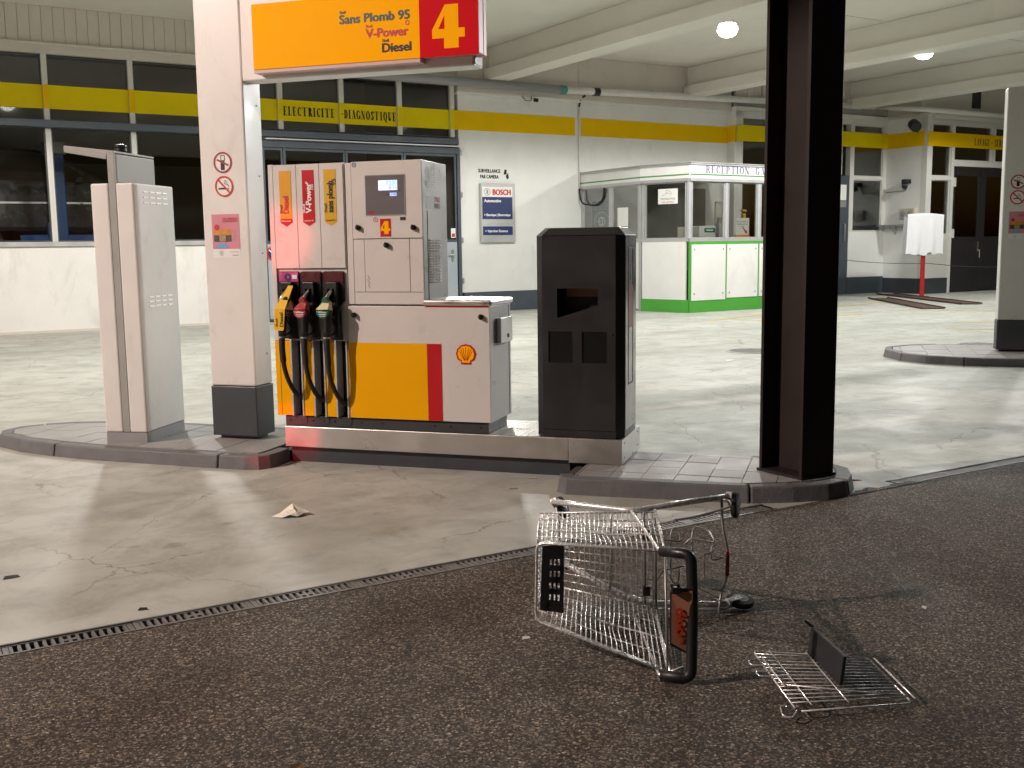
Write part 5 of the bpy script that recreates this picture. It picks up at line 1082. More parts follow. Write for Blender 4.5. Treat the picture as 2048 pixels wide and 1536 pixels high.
# counter top, emblem, side box
fb('counter_top', STEEL, (1.128, 1.622, YF - .016, .445, 1.150, 1.192), bevel=.014)
fb('red_edge_strip', RED, (1.14, 1.6, YF - .006, YF + .01, 1.143, 1.149))
def pecten(s, grow=0.):
    pts = [(-.50, -.98), (.50, -.98), (.52, -.70), (.86, -.52)]
    for k in range(15):
        t = R(-12 + 204 * k / 14); r = 1. + (.035 if k % 2 else -.02); pts.append((r * math.cos(t), r * math.sin(t) * .96))
    pts += [(-.86, -.52), (-.52, -.70)]
    return [(x * s * (1 + grow * 0), z * s) for x, z in pts]
ex, ez = 1.433, .822
mb = MB(); mb.prism(pecten(.071), (ex, YF - .0055, ez), UX, UZ, (0, .0025, 0)); em = part(fp, 'emblem', mb, RED, label='red and yellow scallop shell emblem')
mb = MB(); mb.prism(pecten(.059), (ex, YF - .0068, ez + .0005), UX, UZ, (0, .001, 0)); part(fp, 'emblem_yellow', mb, SIGNY, parent=em)
mb = MB()
for t in (28, 47, 66, 90, 114, 133, 152):
    c, s = math.cos(R(t)), math.sin(R(t)); a = Vector((c * .012, -.042)); b = Vector((c * .052, s * .046)); d = (b - a).normalized(); n = Vector((-d.y, d.x)) * .0016; mb.prism([tuple(a - n), tuple(b - n * 1.3), tuple(b + n * 1.3), tuple(a + n)], (ex, YF - .0078, ez), UX, UZ, (0, .0008, 0))
part(fp, 'emblem_rays', mb, RED, parent=em)
XB = 1.605
sb = fb('side_box', STEEL, (XB, XB + .035, .10, .36, .886, 1.06), bevel=.003); mb = MB(); mb.lathe((XB + .035, .26, .93), UX, [(.016, 0), (.016, .004), (.008, .006)], 14); part(fp, 'lock', mb, BLACKP, parent=sb)
fb('side_seam', GREY, (XB - .002, XB + .0012, .385, .388, .36, 1.14))
# head right side: louvres, stickers
XH = 1.1352
lp = fb('side_panel', PUMPW, (XH, XH + .004, .045, .30, 1.19, 1.80), bevel=.001)
mb = MB()
for r_ in range(17):
    for c_ in range(4):
        y = .062 + c_ * .056; z = 1.305 + r_ * .018; mb.prism([(0, 0), (.011, .002), (0, .012)], (XH + .004, y, z), UX, UZ, (0, .046, 0))
part(fp, 'louvres', mb, PUMPW, kind='stuff', parent=lp)
mb = MB(); mb.box(XH, XH + .001, .03, .235, 1.812, 1.90); st = part(fp, 'warning_sticker', mb, mat('sticker_grey', (.42, .41, .40), .5))
for r_ in range(2):
    for c_ in range(3):
        mb = MB(); o = (XH + .0015, .195 + c_ * .036, 1.88 - r_ * .044)
        if r_ == 1 and c_ < 2: mb.prism(circ(0, 0, .016, 16, .019), o, UY, UZ, UX * .001)
        else: mb.ring(o, UY, UZ, UX * .001, circ(0, 0, .016, 16, .019), circ(0, 0, .0115, 16, .014))
        part(fp, 'pictogram', mb, INK if (r_ == 1 and c_ < 2) else REDINK, parent=st)
mb = MB(); mb.prism(circ(.035, 1.985, .016, 16, .02), (XH, 0, 0), UY, UZ, UX * .001); part(fp, 'green_dot', mb, GREENINK)
mb = MB()
for k in range(9):
    for c_ in range(3): mb.box(XH, XH + .0008, .08 + c_ * .045, .08 + c_ * .045 + (.03 if (k + c_) % 3 else .012), 2.09 - k * .016, 2.095 - k * .016)
part(fp, 'type_plate_print', mb, GREY)

# ---- three nozzles with hoses hang on the pump
def nozzle(i, label, top, low, flap=False):
    b = bays[i]; T = thing('fuel_nozzle', label, 'fuel nozzle', 'P', (b, -.15, .95), group='nozzles hanging on the fuel pump')
    mb = MB(); mb.tube([(b + .012, -.055, 1.285), (b + .002, -.12, 1.235), (b - .012, -.165, 1.19)], .0115, 10); part(T, 'spout', mb, STEEL, smooth=True)
    cx, cz, y0 = b - .008 + (.045 if flap else 0), 1.135, -.205 + (.03 if flap else 0)
    mb = MB(); mb.tube([(cx + .002, -.15, cz + .062), (cx, -.17, cz + .05)], .026, 12); part(T, 'collar', mb, low, smooth=True, auto=True)
    # sloping cover (upper) and rounded splash guard (lower)
    mb = MB(); V = [(cx - .018, -.15, cz + .055), (cx + .03, -.15, cz + .055), (cx + .044, y0, cz - .005), (cx - .056, y0, cz - .005), (cx - .018, -.12, cz + .045), (cx + .03, -.12, cz + .045), (cx + .044, -.135, cz - .02), (cx - .056, -.135, cz - .02)]
    mb.add(V, [(0, 3, 2, 1), (4, 5, 6, 7), (0, 1, 5, 4), (1, 2, 6, 5), (2, 3, 7, 6), (3, 0, 4, 7)]); part(T, 'cover', mb, top, bevel=.006, smooth=True, auto=True)
    arc = [(cx - .006 + .051 * math.cos(R(t)), cz - .012 + .058 * math.sin(R(t))) for t in range(180, 361, 12)]
    mb = MB(); mb.prism(arc, (0, y0 + .002, 0), UX, UZ, (0, .07, 0)); part(T, 'guard', mb, low, bevel=.008, smooth=True, auto=True)
    mb = MB()
    for k in range(3): mb.box(cx - .035 + .004 * k, cx + .028 - .004 * k, y0 + .0005, y0 + .0018, cz - .028 - k * .012, cz - .024 - k * .012)
    part(T, 'guard_print', mb, WHITEINK)
    # body and trigger guard
    mb = MB(); mb.tube([(b + .006, -.165, 1.12), (b + .008, -.17, 1.06), (b + .004, -.172, .99), (b + .0, -.172, .935)], [.034, .033, .028, .024], 14); part(T, 'grip', mb, BLACKP, smooth=True)
    mb = MB(); mb.tube(fillet([(b + .02, -.14, 1.09), (b + .04, -.08, 1.06), (b + .042, -.08, .97), (b + .015, -.15, .945)], .03), .008, 8); part(T, 'trigger_guard', mb, BLACKP, smooth=True)
    mb = MB(); mb.tube([(b + .02, -.14, 1.06), (b + .04, -.115, 1.0), (b + .035, -.12, .97)], .006, 8); part(T, 'trigger', mb, BLACKP, smooth=True)
    mb = MB(); mb.tube([(b, -.172, .938), (b, -.172, .926)], .027, 16); part(T, 'swivel_ring', mb, STEEL, smooth=True, auto=True)
    dz = -.02 * i
    pts = [(b, -.172, .93), (b, -.175, .86), (b + .002, -.174, .80), (b + .008, -.166, .71 + dz), (b + .022, -.142, .62 + dz), (b + .040, -.10, .54 + dz), (b + .056, -.05, .495 + dz), (b + .062, -.0, .48 + dz), (b + .055, .03, .50 + dz)]
    sm = []
    for k in range(len(pts) - 1):
        p0, p1, p2, p3 = (Vector(pts[max(0, k - 1)]), Vector(pts[k]), Vector(pts[k + 1]), Vector(pts[min(len(pts) - 1, k + 2)]))
        for s in range(5):
            t = s / 5; sm.append(.5 * ((2 * p1) + (p2 - p0) * t + (2 * p0 - 5 * p1 + 4 * p2 - p3) * t * t + (3 * p1 - p0 - 3 * p2 + p3) * t ** 3))
    sm.append(Vector(pts[-1])); rr = [.0215 if k < 13 else .0165 for k in range(len(sm))]
    mb = MB(); mb.tube(sm, rr, 12); part(T, 'hose', mb, BLACKR, smooth=True)
    if flap:
        P0 = [(b + .035, -.115, 1.294), (b + .072, -.115, 1.292), (b + .056, -.215, 1.13), (b - .024, -.215, 1.134)]
        def slab(Q, n): n = Vector(n).normalized() * .004; V = [Vector(p) for p in Q]; V += [p + n for p in V]; m_ = len(Q); return V, [tuple(range(m_)), tuple(range(2 * m_ - 1, m_ - 1, -1))] + [((k + 1) % m_, k, m_ + k, m_ + (k + 1) % m_) for k in range(m_)]
        mb = MB(); mb.add(*slab(P0, (0, .4, -.3))); part(T, 'flap_top', mb, mat('flap_yellow', (.80, .47, .004), .4))
        Q = [(b - .024, -.2155, 1.1335), (b + .056, -.2155, 1.1295), (b + .042, -.2155, .992), (b + .034, -.2155, .98), (b - .024, -.2155, .983), (b - .034, -.2155, .996)]
        mb = MB(); mb.add(*slab(Q[::-1], (0, 1, 0))); part(T, 'flap_front', mb, MATS['flap_yellow'])
        letters(T, 'Diesel', (b + .040, -.2160, 1.01), UZ, -UX, .038, INK, .0012, width=.098); letters(T, 'Shell', (b - .003, -.2160, 1.01), UZ, -UX, .024, INK, .0006, width=.055)
NR = mat('nozzle_red', (.42, .06, .065), .35, var=.08); NG = mat('nozzle_green', (.03, .14, .10), .35, var=.08); NC = mat('nozzle_cream', (.74, .66, .40), .4, var=.06)
nozzle(0, 'black fuel nozzle under a folded yellow Diesel flap, leftmost of three', NC, BLACKP, True)
nozzle(1, 'fuel nozzle with a red guard in the middle of the three', NR, NR)
nozzle(2, 'fuel nozzle with cream cover and green guard, right of the red one', NC, NG)

# ================================================================== black terminal
tm = thing('payment_terminal', 'tall black chamfered payment terminal on the right end of the plinth', 'terminal', 'P', (2.2, .25, .2685))
x0, x1, y0, y1, z0, z1 = 1.915, 2.515, 0.0, .46, .272, 1.665
c = .05
foot = [(x0 + c, y0), (x1 - c, y0), (x1, y0 + c), (x1, y1 - c), (x1 - c, y1), (x0 + c, y1), (x0, y1 - c), (x0, y0 + c)]
def scale_p(P_, d): cx, cy_ = (x0 + x1) / 2, (y0 + y1) / 2; return [(cx + (x - cx) * (1 - d / (x1 - x0) * 2), cy_ + (y - cy_) * (1 - d / (y1 - y0) * 2)) for x, y in P_]
# front opening is cut: the shell is built from frame pieces around the window
mb = MB(); n = 8
V = [(x, y, z0 + .001) for x, y in foot] + [(x, y, z1 - c) for x, y in foot] + [(x, y, z1) for x, y in scale_p(foot, c)]
F = [(k, (k + 1) % n, n + (k + 1) % n, n + k) for k in range(n) if k != 0] + [(n + k, n + (k + 1) % n, 2 * n + (k + 1) % n, 2 * n + k) for k in range(n)] + [tuple(range(2 * n, 3 * n)), tuple(range(n))[::-1]]
mb.add(V, F); part(tm, 'shell', mb, DKMETAL, bevel=.003)
fx0, fx1 = x0 + c, x1 - c
W0x, W1x, Wz0, Wz1 = 2.068, 2.345, 1.072, 1.268
S1 = (2.006, 2.172); S2 = (2.236, 2.405); SZ = (.775, .982)
mb = MB()
for b in ((fx0 + .002, W0x, Wz0, Wz1), (W1x, fx1 - .002, Wz0, Wz1), (fx0 + .002, fx1 - .002, Wz1, z1 - c - .004), (fx0 + .002, fx1 - .002, SZ[1], Wz0), (fx0 + .002, S1[0], *SZ), (S1[1], S2[0], *SZ), (S2[1], fx1 - .002, *SZ), (fx0 + .002, fx1 - .002, z0 + .05, SZ[0])): mb.box(b[0], b[1], y0 - .004, y0 + .012, b[2], b[3])
mb.box(fx0, fx1, y0, y0 + .012, z0 + .001, z0 + .047)
mb.prism([(W0x, Wz0), (W1x, Wz0), (W1x, Wz0 + .085)], (0, y0 - .004, 0), UX, UZ, (0, .016, 0))
fd = part(tm, 'front_door', mb, DKMETAL)
mb = MB(); mb.box(W0x, W1x, y0 + .16, y0 + .17, Wz0, Wz1); mb.box(W0x - .01, W0x, y0 + .012, y0 + .17, Wz0, Wz1); mb.box(W1x, W1x + .01, y0 + .012, y0 + .17, Wz0, Wz1); mb.box(W0x, W1x, y0 + .012, y0 + .17, Wz0 - .01, Wz0); mb.box(W0x, W1x, y0 + .012, y0 + .17, Wz1, Wz1 + .01); part(tm, 'recess', mb, DKMETAL, parent=fd)
mb = MB(); mb.box(W0x + .03, W1x - .002, y0 + .13, y0 + .158, Wz1 - .06, Wz1 - .004); part(tm, 'recess_panel', mb, mat('copper_tan_panel', (.30, .15, .10), .5), parent=fd)
for S_ in (S1, S2):
    mb = MB(); mb.box(S_[0], S_[1], y0 + .006, y0 + .010, *SZ); part(tm, 'black_window', mb, mat('black_glass', (.004, .004, .004), .3), parent=fd)
mb = MB(); mb.lathe((2.438, y0 - .004, .965), -UY, [(.012, 0), (.011, .003), (.005, .004)], 12); part(tm, 'lock', mb, BLACKP, parent=fd)
SIDEM = mat('terminal_side_steel', (.20, .19, .185), .18, metal=.9, var=.04)
mb = MB(); mb.box(x1, x1 + .003, y0 + c + .006, y1 - c - .006, z0 + .05, z1 - c - .005); sp = part(tm, 'side_panel', mb, SIDEM)
mb = MB(); mb.ring((x1 + .0032, 0, 0), UY, UZ, UX * .002, [(y0 + .14, .62), (y0 + .30, .62), (y0 + .30, 1.535), (y0 + .14, 1.535)], [(y0 + .148, .63), (y0 + .292, .63), (y0 + .292, 1.525), (y0 + .148, 1.525)]); part(tm, 'card_strip_frame', mb, BLACKP, parent=sp)
mb = MB(); mb.box(x1 + .0032, x1 + .0045, y0 + .15, y0 + .29, 1.0, 1.28); part(tm, 'red_card_panel', mb, mat('terminal_red', (.22, .02, .025), .3), parent=sp)
mb = MB(); mb.prism(circ(y0 + .22, 1.37, .018, 16, .05), (x1 + .0032, 0, 0), UY, UZ, UX * .0015); part(tm, 'slot', mb, INK, parent=sp)
# ================================================================== overturned trolley
ct = thing('shopping_trolley', 'silver wire shopping trolley with a black coop handle lying on its side on the asphalt', 'shopping trolley', 'C', (.55, 4.0, 0))
V3 = Vector
A, B, C_, D_ = V3((.543, 3.598, .030)), V3((.549, 3.719, .440)), V3((.079, 3.917, .115)), V3((.087, 3.956, .410))
FU, RU, FL, RL = V3((.111, 4.338, .430)), V3((.580, 4.214, .460)), V3((.123, 4.411, .100)), V3((.587, 4.219, .045))
def bil(p00, p10, p11, p01, s, t): return p00.lerp(p10, s).lerp(p01.lerp(p11, s), t)
WR, RR = .0024, .0044
random.seed(11)
# rim wires, two parallel
def rim(off, r):
    o = V3((.05, .95, 0)) * off
    return fillet([B + o, D_ + o, C_ + o, A + o], .035, 6)
mb = MB(); mb.tube(rim(0, RR), RR, 8); mb.tube(rim(.022, RR), WR * 1.3, 6); mb.tube([A, A + V3((.055, .0, .02)), A + V3((.06, .02, -.005))], RR, 8); part(ct, 'rim', mb, CHROME, smooth=True)
mb = MB(); mb.tube([B.lerp(A, -.0), B.lerp(A, .5), A], RR, 8); mb.tube([RU, RL], RR * 1.3, 8); mb.tube([RU + V3((-.045, 0, 0)), RL + V3((-.045, .0, .02))], RR * 1.3, 8); part(ct, 'rear_frame', mb, GALV, smooth=True)
def side_panel(pr, pf, fr_, rr, name, nl, bend):
    """wire side: pr rim rear, pf rim front, fr_ floor front, rr floor rear"""
    mb = MB(); n = 25
    for k in range(n + 1):
        s = k / n; a, b = pr.lerp(pf, s), rr.lerp(fr_, s); dent = bend * math.exp(-((s - .38) / .16) ** 2)
        j = random.uniform(-.004, .004); P_ = []
        for t, w in ((0, 0), (.18, .15), (.45, 1), (.7, .3), (1, 0)): P_.append(a.lerp(b, t) + V3((-.02 * dent * w + j * w, 0, -.02 * dent * w * (1 if name else 1))))
        mb.tube(P_, WR, 5)
    for i in range(1, nl):
        t = i / nl; mb.tube([bil(pr, pf, fr_, rr, s / 10, t) + V3((0, 0, -.012 * bend * math.exp(-((s / 10 - .38) / .16) ** 2))) for s in range(11)], WR * (1.6 if i == nl // 2 else 1), 5)
    mb.tube([rr, fr_], RR, 6)
    return part(ct, 'basket_side', mb, CHROME, smooth=True)
side_panel(B, D_, FU, RU, 'upper', 5, .7); side_panel(A, C_, FL, RL, 'lower', 4, .6)
mb = MB()
for k in range(22): s = (k + .5) / 22; mb.tube([RU.lerp(FU, s), RL.lerp(FL, s)], WR, 5)
for k in range(1, 10):
    t = k / 10; mb.tube([RU.lerp(RL, t), FU.lerp(FL, t)], WR, 5)
part(ct, 'basket_floor', mb, CHROME, smooth=True)
mb = MB()
for k in range(1, 14): t = k / 14; mb.tube([D_.lerp(C_, t), FU.lerp(FL, t)], WR, 5)
for k in range(1, 6): t = k / 6; mb.tube([D_.lerp(FU, t), C_.lerp(FL, t)], WR, 5)
part(ct, 'basket_front', mb, CHROME, smooth=True)
# black slotted insert on the front
p0, p1, p2, p3 = V3((.112, 4.051, .370)), V3((.198, 4.058, .375)), V3((.192, 4.005, .110)), V3((.099, 4.015, .120))
mb = MB(); cols_, rows_ = 11, 23; nrm = (p1 - p0).cross(p3 - p0).normalized() * -.004
def q_(i, j): return p0.lerp(p1, i / cols_).lerp(p3.lerp(p2, i / cols_), j / rows_)
for i in range(cols_):
    for j in range(rows_):
        if i in (4, 6, 8) and j % 4 in (1, 2) and 2 < j < 21: continue
        a = [q_(i, j), q_(i + 1, j), q_(i + 1, j + 1), q_(i, j + 1)]; mb.add(a + [v + nrm for v in a], [(0, 1, 2, 3), (7, 6, 5, 4), (0, 4, 5, 1), (1, 5, 6, 2), (2, 6, 7, 3), (3, 7, 4, 0)])
part(ct, 'slotted_insert', mb, BLACKP)
# chassis tubes
UT = [V3(p) for p in ((.169, 4.456, .450), (.323, 4.348, .455), (.490, 4.235, .460), (.566, 4.262, .465), (.897, 4.309, .500))]
LT = [V3(p) for p in ((.19, 4.50, .185), (.227, 4.487, .160), (.368, 4.388, .100), (.471, 4.337, .060), (.574, 4.308, .040), (.785, 4.301, .035), (.901, 4.297, .035))]
mb = MB(); mb.tube(fillet(UT, .06), .0125, 12); part(ct, 'chassis_tube', mb, CHROME, smooth=True)
mb = MB(); mb.tube(fillet(LT, .06), .0125, 12); part(ct, 'chassis_tube', mb, CHROME, smooth=True)
mb = MB(); mb.tube([V3((.185, 4.47, .44)), V3((.215, 4.485, .18))], .006, 8); mb.tube([V3((.41, 4.29, .445)), V3((.41, 4.345, .085))], .007, 8); part(ct, 'cross_bar', mb, GALV, smooth=True)
# struts to the handle
mb = MB(); mb.tube(fillet([V3((.52, 4.24, .465)), V3((.484, 4.236, .460)), V3((.525, 3.70, .452)), V3((.545, 3.70, .452))], .03), .0062, 8); mb.tube([V3((.579, 4.208, .470)), V3((.548, 3.715, .452))], .0062, 8); part(ct, 'strut', mb, CHROME, smooth=True)
mb = MB(); mb.tube([V3((.486, 4.137, .050)), V3((.513, 3.601, .022)), V3((.54, 3.59, .022))], .0062, 8); mb.tube([V3((.574, 4.122, .050)), V3((.556, 3.60, .024))], .0062, 8); part(ct, 'strut', mb, CHROME, smooth=True)
# handle
HP = fillet([V3((.530, 3.692, .450)), V3((.628, 3.620, .458)), V3((.632, 3.606, .24)), V3((.622, 3.565, .020)), V3((.517, 3.594, .022))], .035, 7)
mb = MB(); mb.tube(HP, .020, 12); part(ct, 'handle', mb, BLACKP, smooth=True)
pa, pb, pc, pd = V3((.556, 3.603, .318)), V3((.628, 3.590, .335)), V3((.632, 3.598, .095)), V3((.556, 3.600, .140))
nv = (pb - pa).cross(pd - pa).normalized()
if nv.y > 0: nv = -nv
mb = MB(); Q = [pa + V3((-.006, 0, .012)), pb + V3((.006, 0, .014)), pc + V3((.006, 0, -.012)), pd + V3((-.006, 0, -.010))]
mb.add([q - nv * .012 for q in Q] + [q for q in Q], [(0, 1, 2, 3)[::-1], (4, 5, 6, 7), (0, 1, 5, 4), (1, 2, 6, 5), (2, 3, 7, 6), (3, 0, 4, 7)]); hp = part(ct, 'handle_plate', mb, BLACKP, bevel=.004)
mb = MB(); mb.add([q + nv * .0015 for q in (pa, pb, pc, pd)], [(0, 3, 2, 1)]); part(ct, 'orange_label', mb, mat('label_tan_orange', (.42, .19, .11), .5, var=.08), parent=hp)
upv = (pb - pc).normalized(); lf = (pa - pb).normalized(); lf = (lf - upv * lf.dot(upv)).normalized()
letters(ct, 'coop', pc + upv * .04 + lf * .034 + nv * .005, upv, lf, .05, mat('coop_orange', (.50, .035, .008), .5), .0025, width=.135, parent=hp)
mb = MB(); mb.tube([pa + V3((.005, 0, .012)), pa + V3((.0, .0, .035)), pa + V3((.02, -.01, .04)), pa + V3((.03, 0, .02))], .006, 7); mb.box(pa.x, pa.x + .03, pa.y - .02, pa.y + .01, pa.z + .008, pa.z + .03); part(ct, 'coin_lock', mb, BLACKP)
for t, o in ((.22, 0), (.80, .02)):
    c = RU.lerp(RL, t) + V3((-.04, -.01, 0)); mb = MB(); mb.box(c.x - .015, c.x + .015, c.y - .012, c.y + .012, c.z - .02, c.z + .02); part(ct, 'clip', mb, BLACKP, bevel=.003)
# rear foot frame with bent wires
mb = MB(); mb.tube(fillet([V3((.872, 4.311, .500)), V3((.874, 4.305, .40)), V3((.879, 4.290, .35)), V3((.900, 4.305, .27)), V3((.893, 4.275, .16)), V3((.868, 4.28, .09)), V3((.850, 4.225, .015))], .03), .006, 8); part(ct, 'rear_upright', mb, GALV, smooth=True)
mb = MB(); mb.tube([V3((.900, 4.303, .265)), V3((.893, 4.277, .165))], .0085, 10); part(ct, 'red_sleeve', mb, mat('red_sleeve', (.42, .015, .02), .4), smooth=True)
def wl(name, pts, r=.0038, rad=.02): mb = MB(); mb.tube(fillet([V3(p) for p in pts], rad), r, 6); part(ct, name, mb, GALV, smooth=True)
wl('wire_loop', [(.672, 4.38, .12), (.676, 4.42, .31), (.69, 4.43, .335), (.712, 4.43, .33), (.722, 4.42, .275), (.63, 4.36, .30)])
wl('wire_loop', [(.760, 4.36, .12), (.768, 4.42, .31), (.785, 4.44, .335), (.84, 4.42, .325), (.862, 4.37, .28), (.76, 4.4, .295), (.735, 4.4, .27)])
wl('wire_loop', [(.862, 4.36, .275), (.842, 4.36, .27), (.838, 4.34, .215), (.862, 4.33, .22), (.885, 4.32, .235)])
wl('wire_loop', [(.84, 4.35, .245), (.808, 4.36, .235), (.804, 4.31, .13), (.82, 4.29, .105), (.885, 4.27, .10)])
wl('wire_loop', [(.586, 4.26, .14), (.63, 4.33, .175), (.70, 4.36, .178), (.73, 4.37, .182)])
wl('wire_loop', [(.66, 4.36, .175), (.672, 4.35, .12), (.69, 4.35, .11), (.702, 4.35, .125), (.705, 4.36, .176)])
wl('wire_loop', [(.70, 4.40, .15), (.80, 4.33, .085), (.87, 4.30, .06)]); wl('wire_loop', [(.72, 4.36, .10), (.81, 4.31, .06), (.87, 4.3, .05)])
wl('wire_loop', [(.66, 4.26, .43), (.665, 4.24, .418), (.76, 4.25, .43), (.86, 4.26, .455), (.905, 4.26, .47), (.905, 4.29, .485), (.87, 4.30, .49)], .005)
wl('wire_loop', [(.60, 4.27, .028), (.83, 4.24, .03), (.89, 4.25, .032), (.905, 4.28, .045), (.87, 4.30, .05)], .005)
# castors: fork, tyre, rim
def castor(c, ax, r, w, fork_to):
    c, ax = V3(c), V3(ax).normalized(); mb = MB(); mb.lathe(c - ax * w / 2, ax, [(r * .62, 0), (r * .93, .001), (r, w * .25), (r, w * .75), (r * .93, w - .001), (r * .62, w)], 24); wv = part(ct, 'castor', mb, BLACKR, smooth=True, auto=True)
    mb = MB(); mb.lathe(c - ax * w * .56, ax, [(r * .22, 0), (r * .6, .004), (r * .62, w * .5), (r * .6, w * 1.1), (r * .22, w * 1.12)], 20); part(ct, 'hub', mb, GREY, smooth=True, auto=True, parent=wv)
    f = V3(fork_to); mb = MB()
    for s in (-1, 1):
        a = c + ax * s * w * .75; b = f + ax * s * w * .45; d = (b - a).normalized(); n = d.cross(ax).normalized() * r * .28
        Q = [a - n, a + n, b + n * .8, b - n * .8]; mb.add([q for q in Q] + [q + ax * s * .003 for q in Q], [(0, 1, 2, 3), (7, 6, 5, 4), (0, 4, 5, 1), (1, 5, 6, 2), (2, 6, 7, 3), (3, 7, 4, 0)])
    mb.tube([f - ax * w * .5, f + ax * w * .5], r * .3, 10); part(ct, 'fork', mb, CHROME, parent=wv)
castor((.215, 4.52, .405), (.75, -.2, .35), .052, .026, (.178, 4.468, .448))
castor((.935, 4.335, .455), (.9, -.35, .05), .056, .026, (.905, 4.315, .50))
castor((.965, 4.345, .032), (.1, -.15, 1), .058, .026, (.905, 4.30, .038))
castor((.215, 4.575, .15), (.5, -.2, .8), .052, .026, (.20, 4.505, .178))

# ================================================================== child seat flap on the ground
fl = thing('trolley_flap', 'loose wire trolley flap with an upright black board lying on the asphalt', 'wire flap', 'C', (1.1, 3.5, 0))
TL, BL, TR, BR = V3((.880, 3.735, .05)), V3((.915, 3.285, .035)), V3((1.297, 3.711, .028)), V3((1.322, 3.362, .02))
mb = MB(); mb.tube(fillet([BL, TL, TR, BR], .02), .0035, 6); mb.tube([BL + V3((.02, -.008, -.008)), BR + V3((.0, -.012, -.004))], .0032, 6); part(fl, 'outer_frame', mb, CHROME, smooth=True)
mb = MB()
for k in range(1, 15): t = k / 15; mb.tube([TL.lerp(BL, t) + V3((0, 0, .004)), TR.lerp(BR, t) + V3((0, 0, .003))], .0021, 5)
for t in (.14, .46): mb.tube([TL.lerp(TR, t) + V3((0, 0, .008)), BL.lerp(BR, t) + V3((0, 0, .008))], .0026, 5)
part(fl, 'wire_grid', mb, CHROME, smooth=True)
mb = MB(); mb.tube([TL.lerp(BL, .22) + V3((0, 0, .02)), BL.lerp(TL, .28) + V3((.01, 0, .014))], .0032, 6); mb.tube([TR + V3((.014, -.03, .01)), BR + V3((.02, .006, .004))], .0035, 6)
mb.tube([BL.lerp(TL, .34) + V3((.004, 0, .01)), BR.lerp(TR, .06) + V3((0, 0, .006))], .0028, 5); part(fl, 'second_frame', mb, CHROME, smooth=True)
for t in (.26, .46):
    c = TL.lerp(BL, t); mb = MB(); mb.tube(fillet([c + V3((.05, .0, .012)), c + V3((-.05, .012, .012)), c + V3((-.055, -.008, .014)), c + V3((-.045, -.028, .01)), c + V3((.05, -.028, .01))], .015), .0028, 6); part(fl, 'hook', mb, CHROME, smooth=True)
mb = MB(); mb.tube(fillet([BL + V3((-.015, .0, 0)), BL + V3((-.05, -.0, .01)), BL + V3((-.05, -.04, -.01)), BL + V3((-.02, -.05, -.012)), BL + V3((.0, -.02, 0))], .014), .0028, 6); part(fl, 'hook', mb, CHROME, smooth=True)
a, b = V3((1.118, 3.452, .036)), V3((1.089, 3.742, .034)); u = (b - a).normalized(); n = V3((-u.y, u.x, 0)) * .007
Q = [a - n, a + n, b + n, b - n]; hi = V3((.012, 0, .105)); mb = MB(); mb.add(Q + [q + hi for q in Q], [(0, 3, 2, 1), (4, 5, 6, 7), (0, 1, 5, 4), (1, 2, 6, 5), (2, 3, 7, 6), (3, 0, 4, 7)]); part(fl, 'black_board', mb, mat('scuffed_black_board', (.022, .022, .024), .5, var=.2, vscale=20), bevel=.003)
mb = MB(); t0, t1 = b + hi, b + hi + V3((-.02, .03, .012)); mb.tube([t0, t1], .006, 6); part(fl, 'hinge_pin', mb, BLACKP)

# ================================================================== litter
# crumpled paper napkin
random.seed(5)
npk = V3((-1.30, 6.02, 0)); mb = MB()
NV = [(-.075, .02, .012), (-.005, .05, .062), (.055, .03, .035), (.035, -.03, .028), (-.03, -.015, .030), (-.115, -.03, .002), (-.045, -.065, .004), (.0, -.06, .020), (.075, -.005, .020), (.095, .015, .022), (.045, -.055, .008), (.06, .05, .004), (-.02, .075, .004), (.015, -.02, .048), (.105, .0, .018), (-.05, -.04, .018)]
NF = [(0, 4, 13, 1), (1, 13, 3, 2), (4, 7, 3, 13), (0, 5, 15, 4), (5, 6, 15), (15, 6, 7, 4), (3, 8, 2), (8, 9, 2), (8, 14, 9), (3, 10, 8), (7, 10, 3), (1, 2, 11), (0, 1, 12), (2, 9, 11), (1, 11, 12)]
mb.add([(npk.x + a_, npk.y + b_, c_) for a_, b_, c_ in NV], NF); single('paper_napkin', 'crumpled cream paper napkin on the concrete before the pump', 'napkin', 'C', (npk.x, npk.y, 0), mb, mat('cream_tissue', (.90, .86, .76), .9, var=.04, bump=.3, bscale=60))
def scrap(name, label, cat, x, y, w, d, m, h=.004, rot=0.):
    mb = MB(); c, s = math.cos(rot), math.sin(rot); pts = [(-w / 2, -d / 2), (w / 2, -d / 2 * .7), (w / 2 * .8, d / 2), (-w / 2 * .7, d / 2 * .9)]
    V = [(x + a * c - b * s, y + a * s + b * c, .0015 + h * k) for k, (a, b) in enumerate(pts)]; V2 = [(a, b, z + .0012) for a, b, z in V]
    mb.add(V + V2, [(0, 3, 2, 1), (4, 5, 6, 7), (0, 1, 5, 4), (1, 2, 6, 5), (2, 3, 7, 6), (3, 0, 4, 7)]); single(name, label, cat, 'C', (x, y, 0), mb, m)
LEAF = mat('dry_leaf', (.20, .12, .05), .8, var=.2); FAGM = mat('cigarette_paper', (.6, .55, .45), .8)
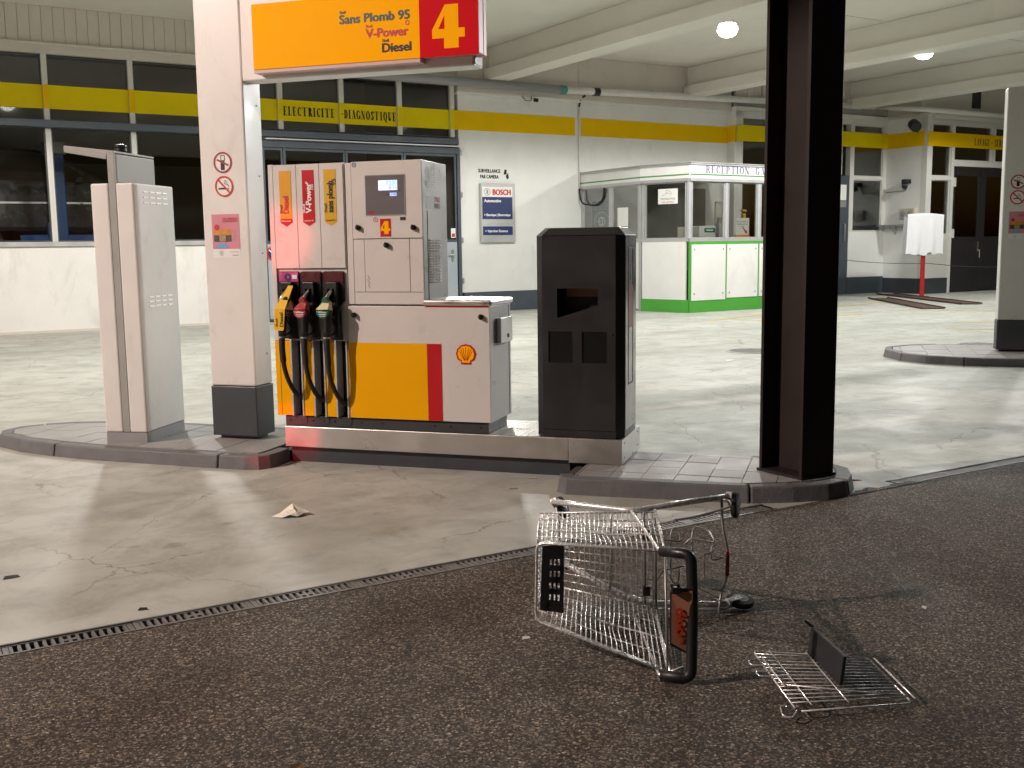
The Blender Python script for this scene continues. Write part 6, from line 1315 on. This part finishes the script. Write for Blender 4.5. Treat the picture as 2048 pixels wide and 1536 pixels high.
scrap('dry_leaf', 'small dry leaf on the asphalt at the bottom edge', 'leaf', -.66, 2.98, .05, .022, LEAF, .005, .4)
scrap('paper_scrap', 'flattened pale scrap on the asphalt left of the trolley', 'scrap', .042, 4.02, .035, .018, PAPER, .002, .2)
scrap('paper_scrap', 'tiny pale scrap on the asphalt right of the wire flap', 'scrap', 1.74, 4.31, .035, .02, PAPER, .002, 1.)
scrap('paper_scrap', 'white scrap on the slab left of the dark column', 'scrap', 2.9, 13.9, .16, .08, PAPER, .004, .5)
scrap('red_scrap', 'small red plastic scrap on the slab by the right island corner', 'scrap', 2.23, 6.72, .09, .012, REDINK, .003, .1)
scrap('dark_leaf', 'dark leaf flattened on the concrete near the left edge', 'leaf', -2.42, 4.9, .075, .035, BLACKR, .002, .5)
scrap('dark_leaf', 'small dark leaf on the concrete above the drain', 'leaf', -1.62, 4.42, .04, .02, BLACKR, .002, .2)
for lab, x, y, r_ in (('short cigarette end beside the plinth, nearest the right island', 0.0, 6.62, .3), ('cigarette end lying against the plinth foot', .13, 6.92, .0), ('cigarette end on the slab below the terminal', .40, 6.86, .1)):
    T_ = V3((x, y, .006)); d = V3((math.cos(r_), math.sin(r_), 0)) * .03; mb = MB(); mb.tube([T_ - d, T_ + d], .004, 8); single('cigarette_end', lab, 'cigarette end', 'C', (x, y, 0), mb, FAGM, smooth=True, auto=True, group='cigarette ends by the plinth')

# ================================================================== assumed red spots out of frame, left of the camera, for the red cast
for nm, loc_, tgt, sz, en in (('upper', (-5.2, 1.2, .95), wpos('P', (.05, -.04, 1.62)), 4.6, RED_W), ('lower', (-4.6, .6, .62), wpos('P', (.05, -.04, .20)), 4.0, RED_W * 1.5)):
    ld = bpy.data.lights.new('assumed_red_spot', 'SPOT'); ld.energy = en * 45; ld.color = (1, .06, .07); ld.spot_size = R(sz); ld.spot_blend = .75; ld.shadow_soft_size = .05
    lo = link(bpy.data.objects.new('assumed_red_spot', ld)); lo.location = loc_; lo.rotation_euler = (Vector(tgt) - Vector(loc_)).to_track_quat('-Z', 'Y').to_euler()
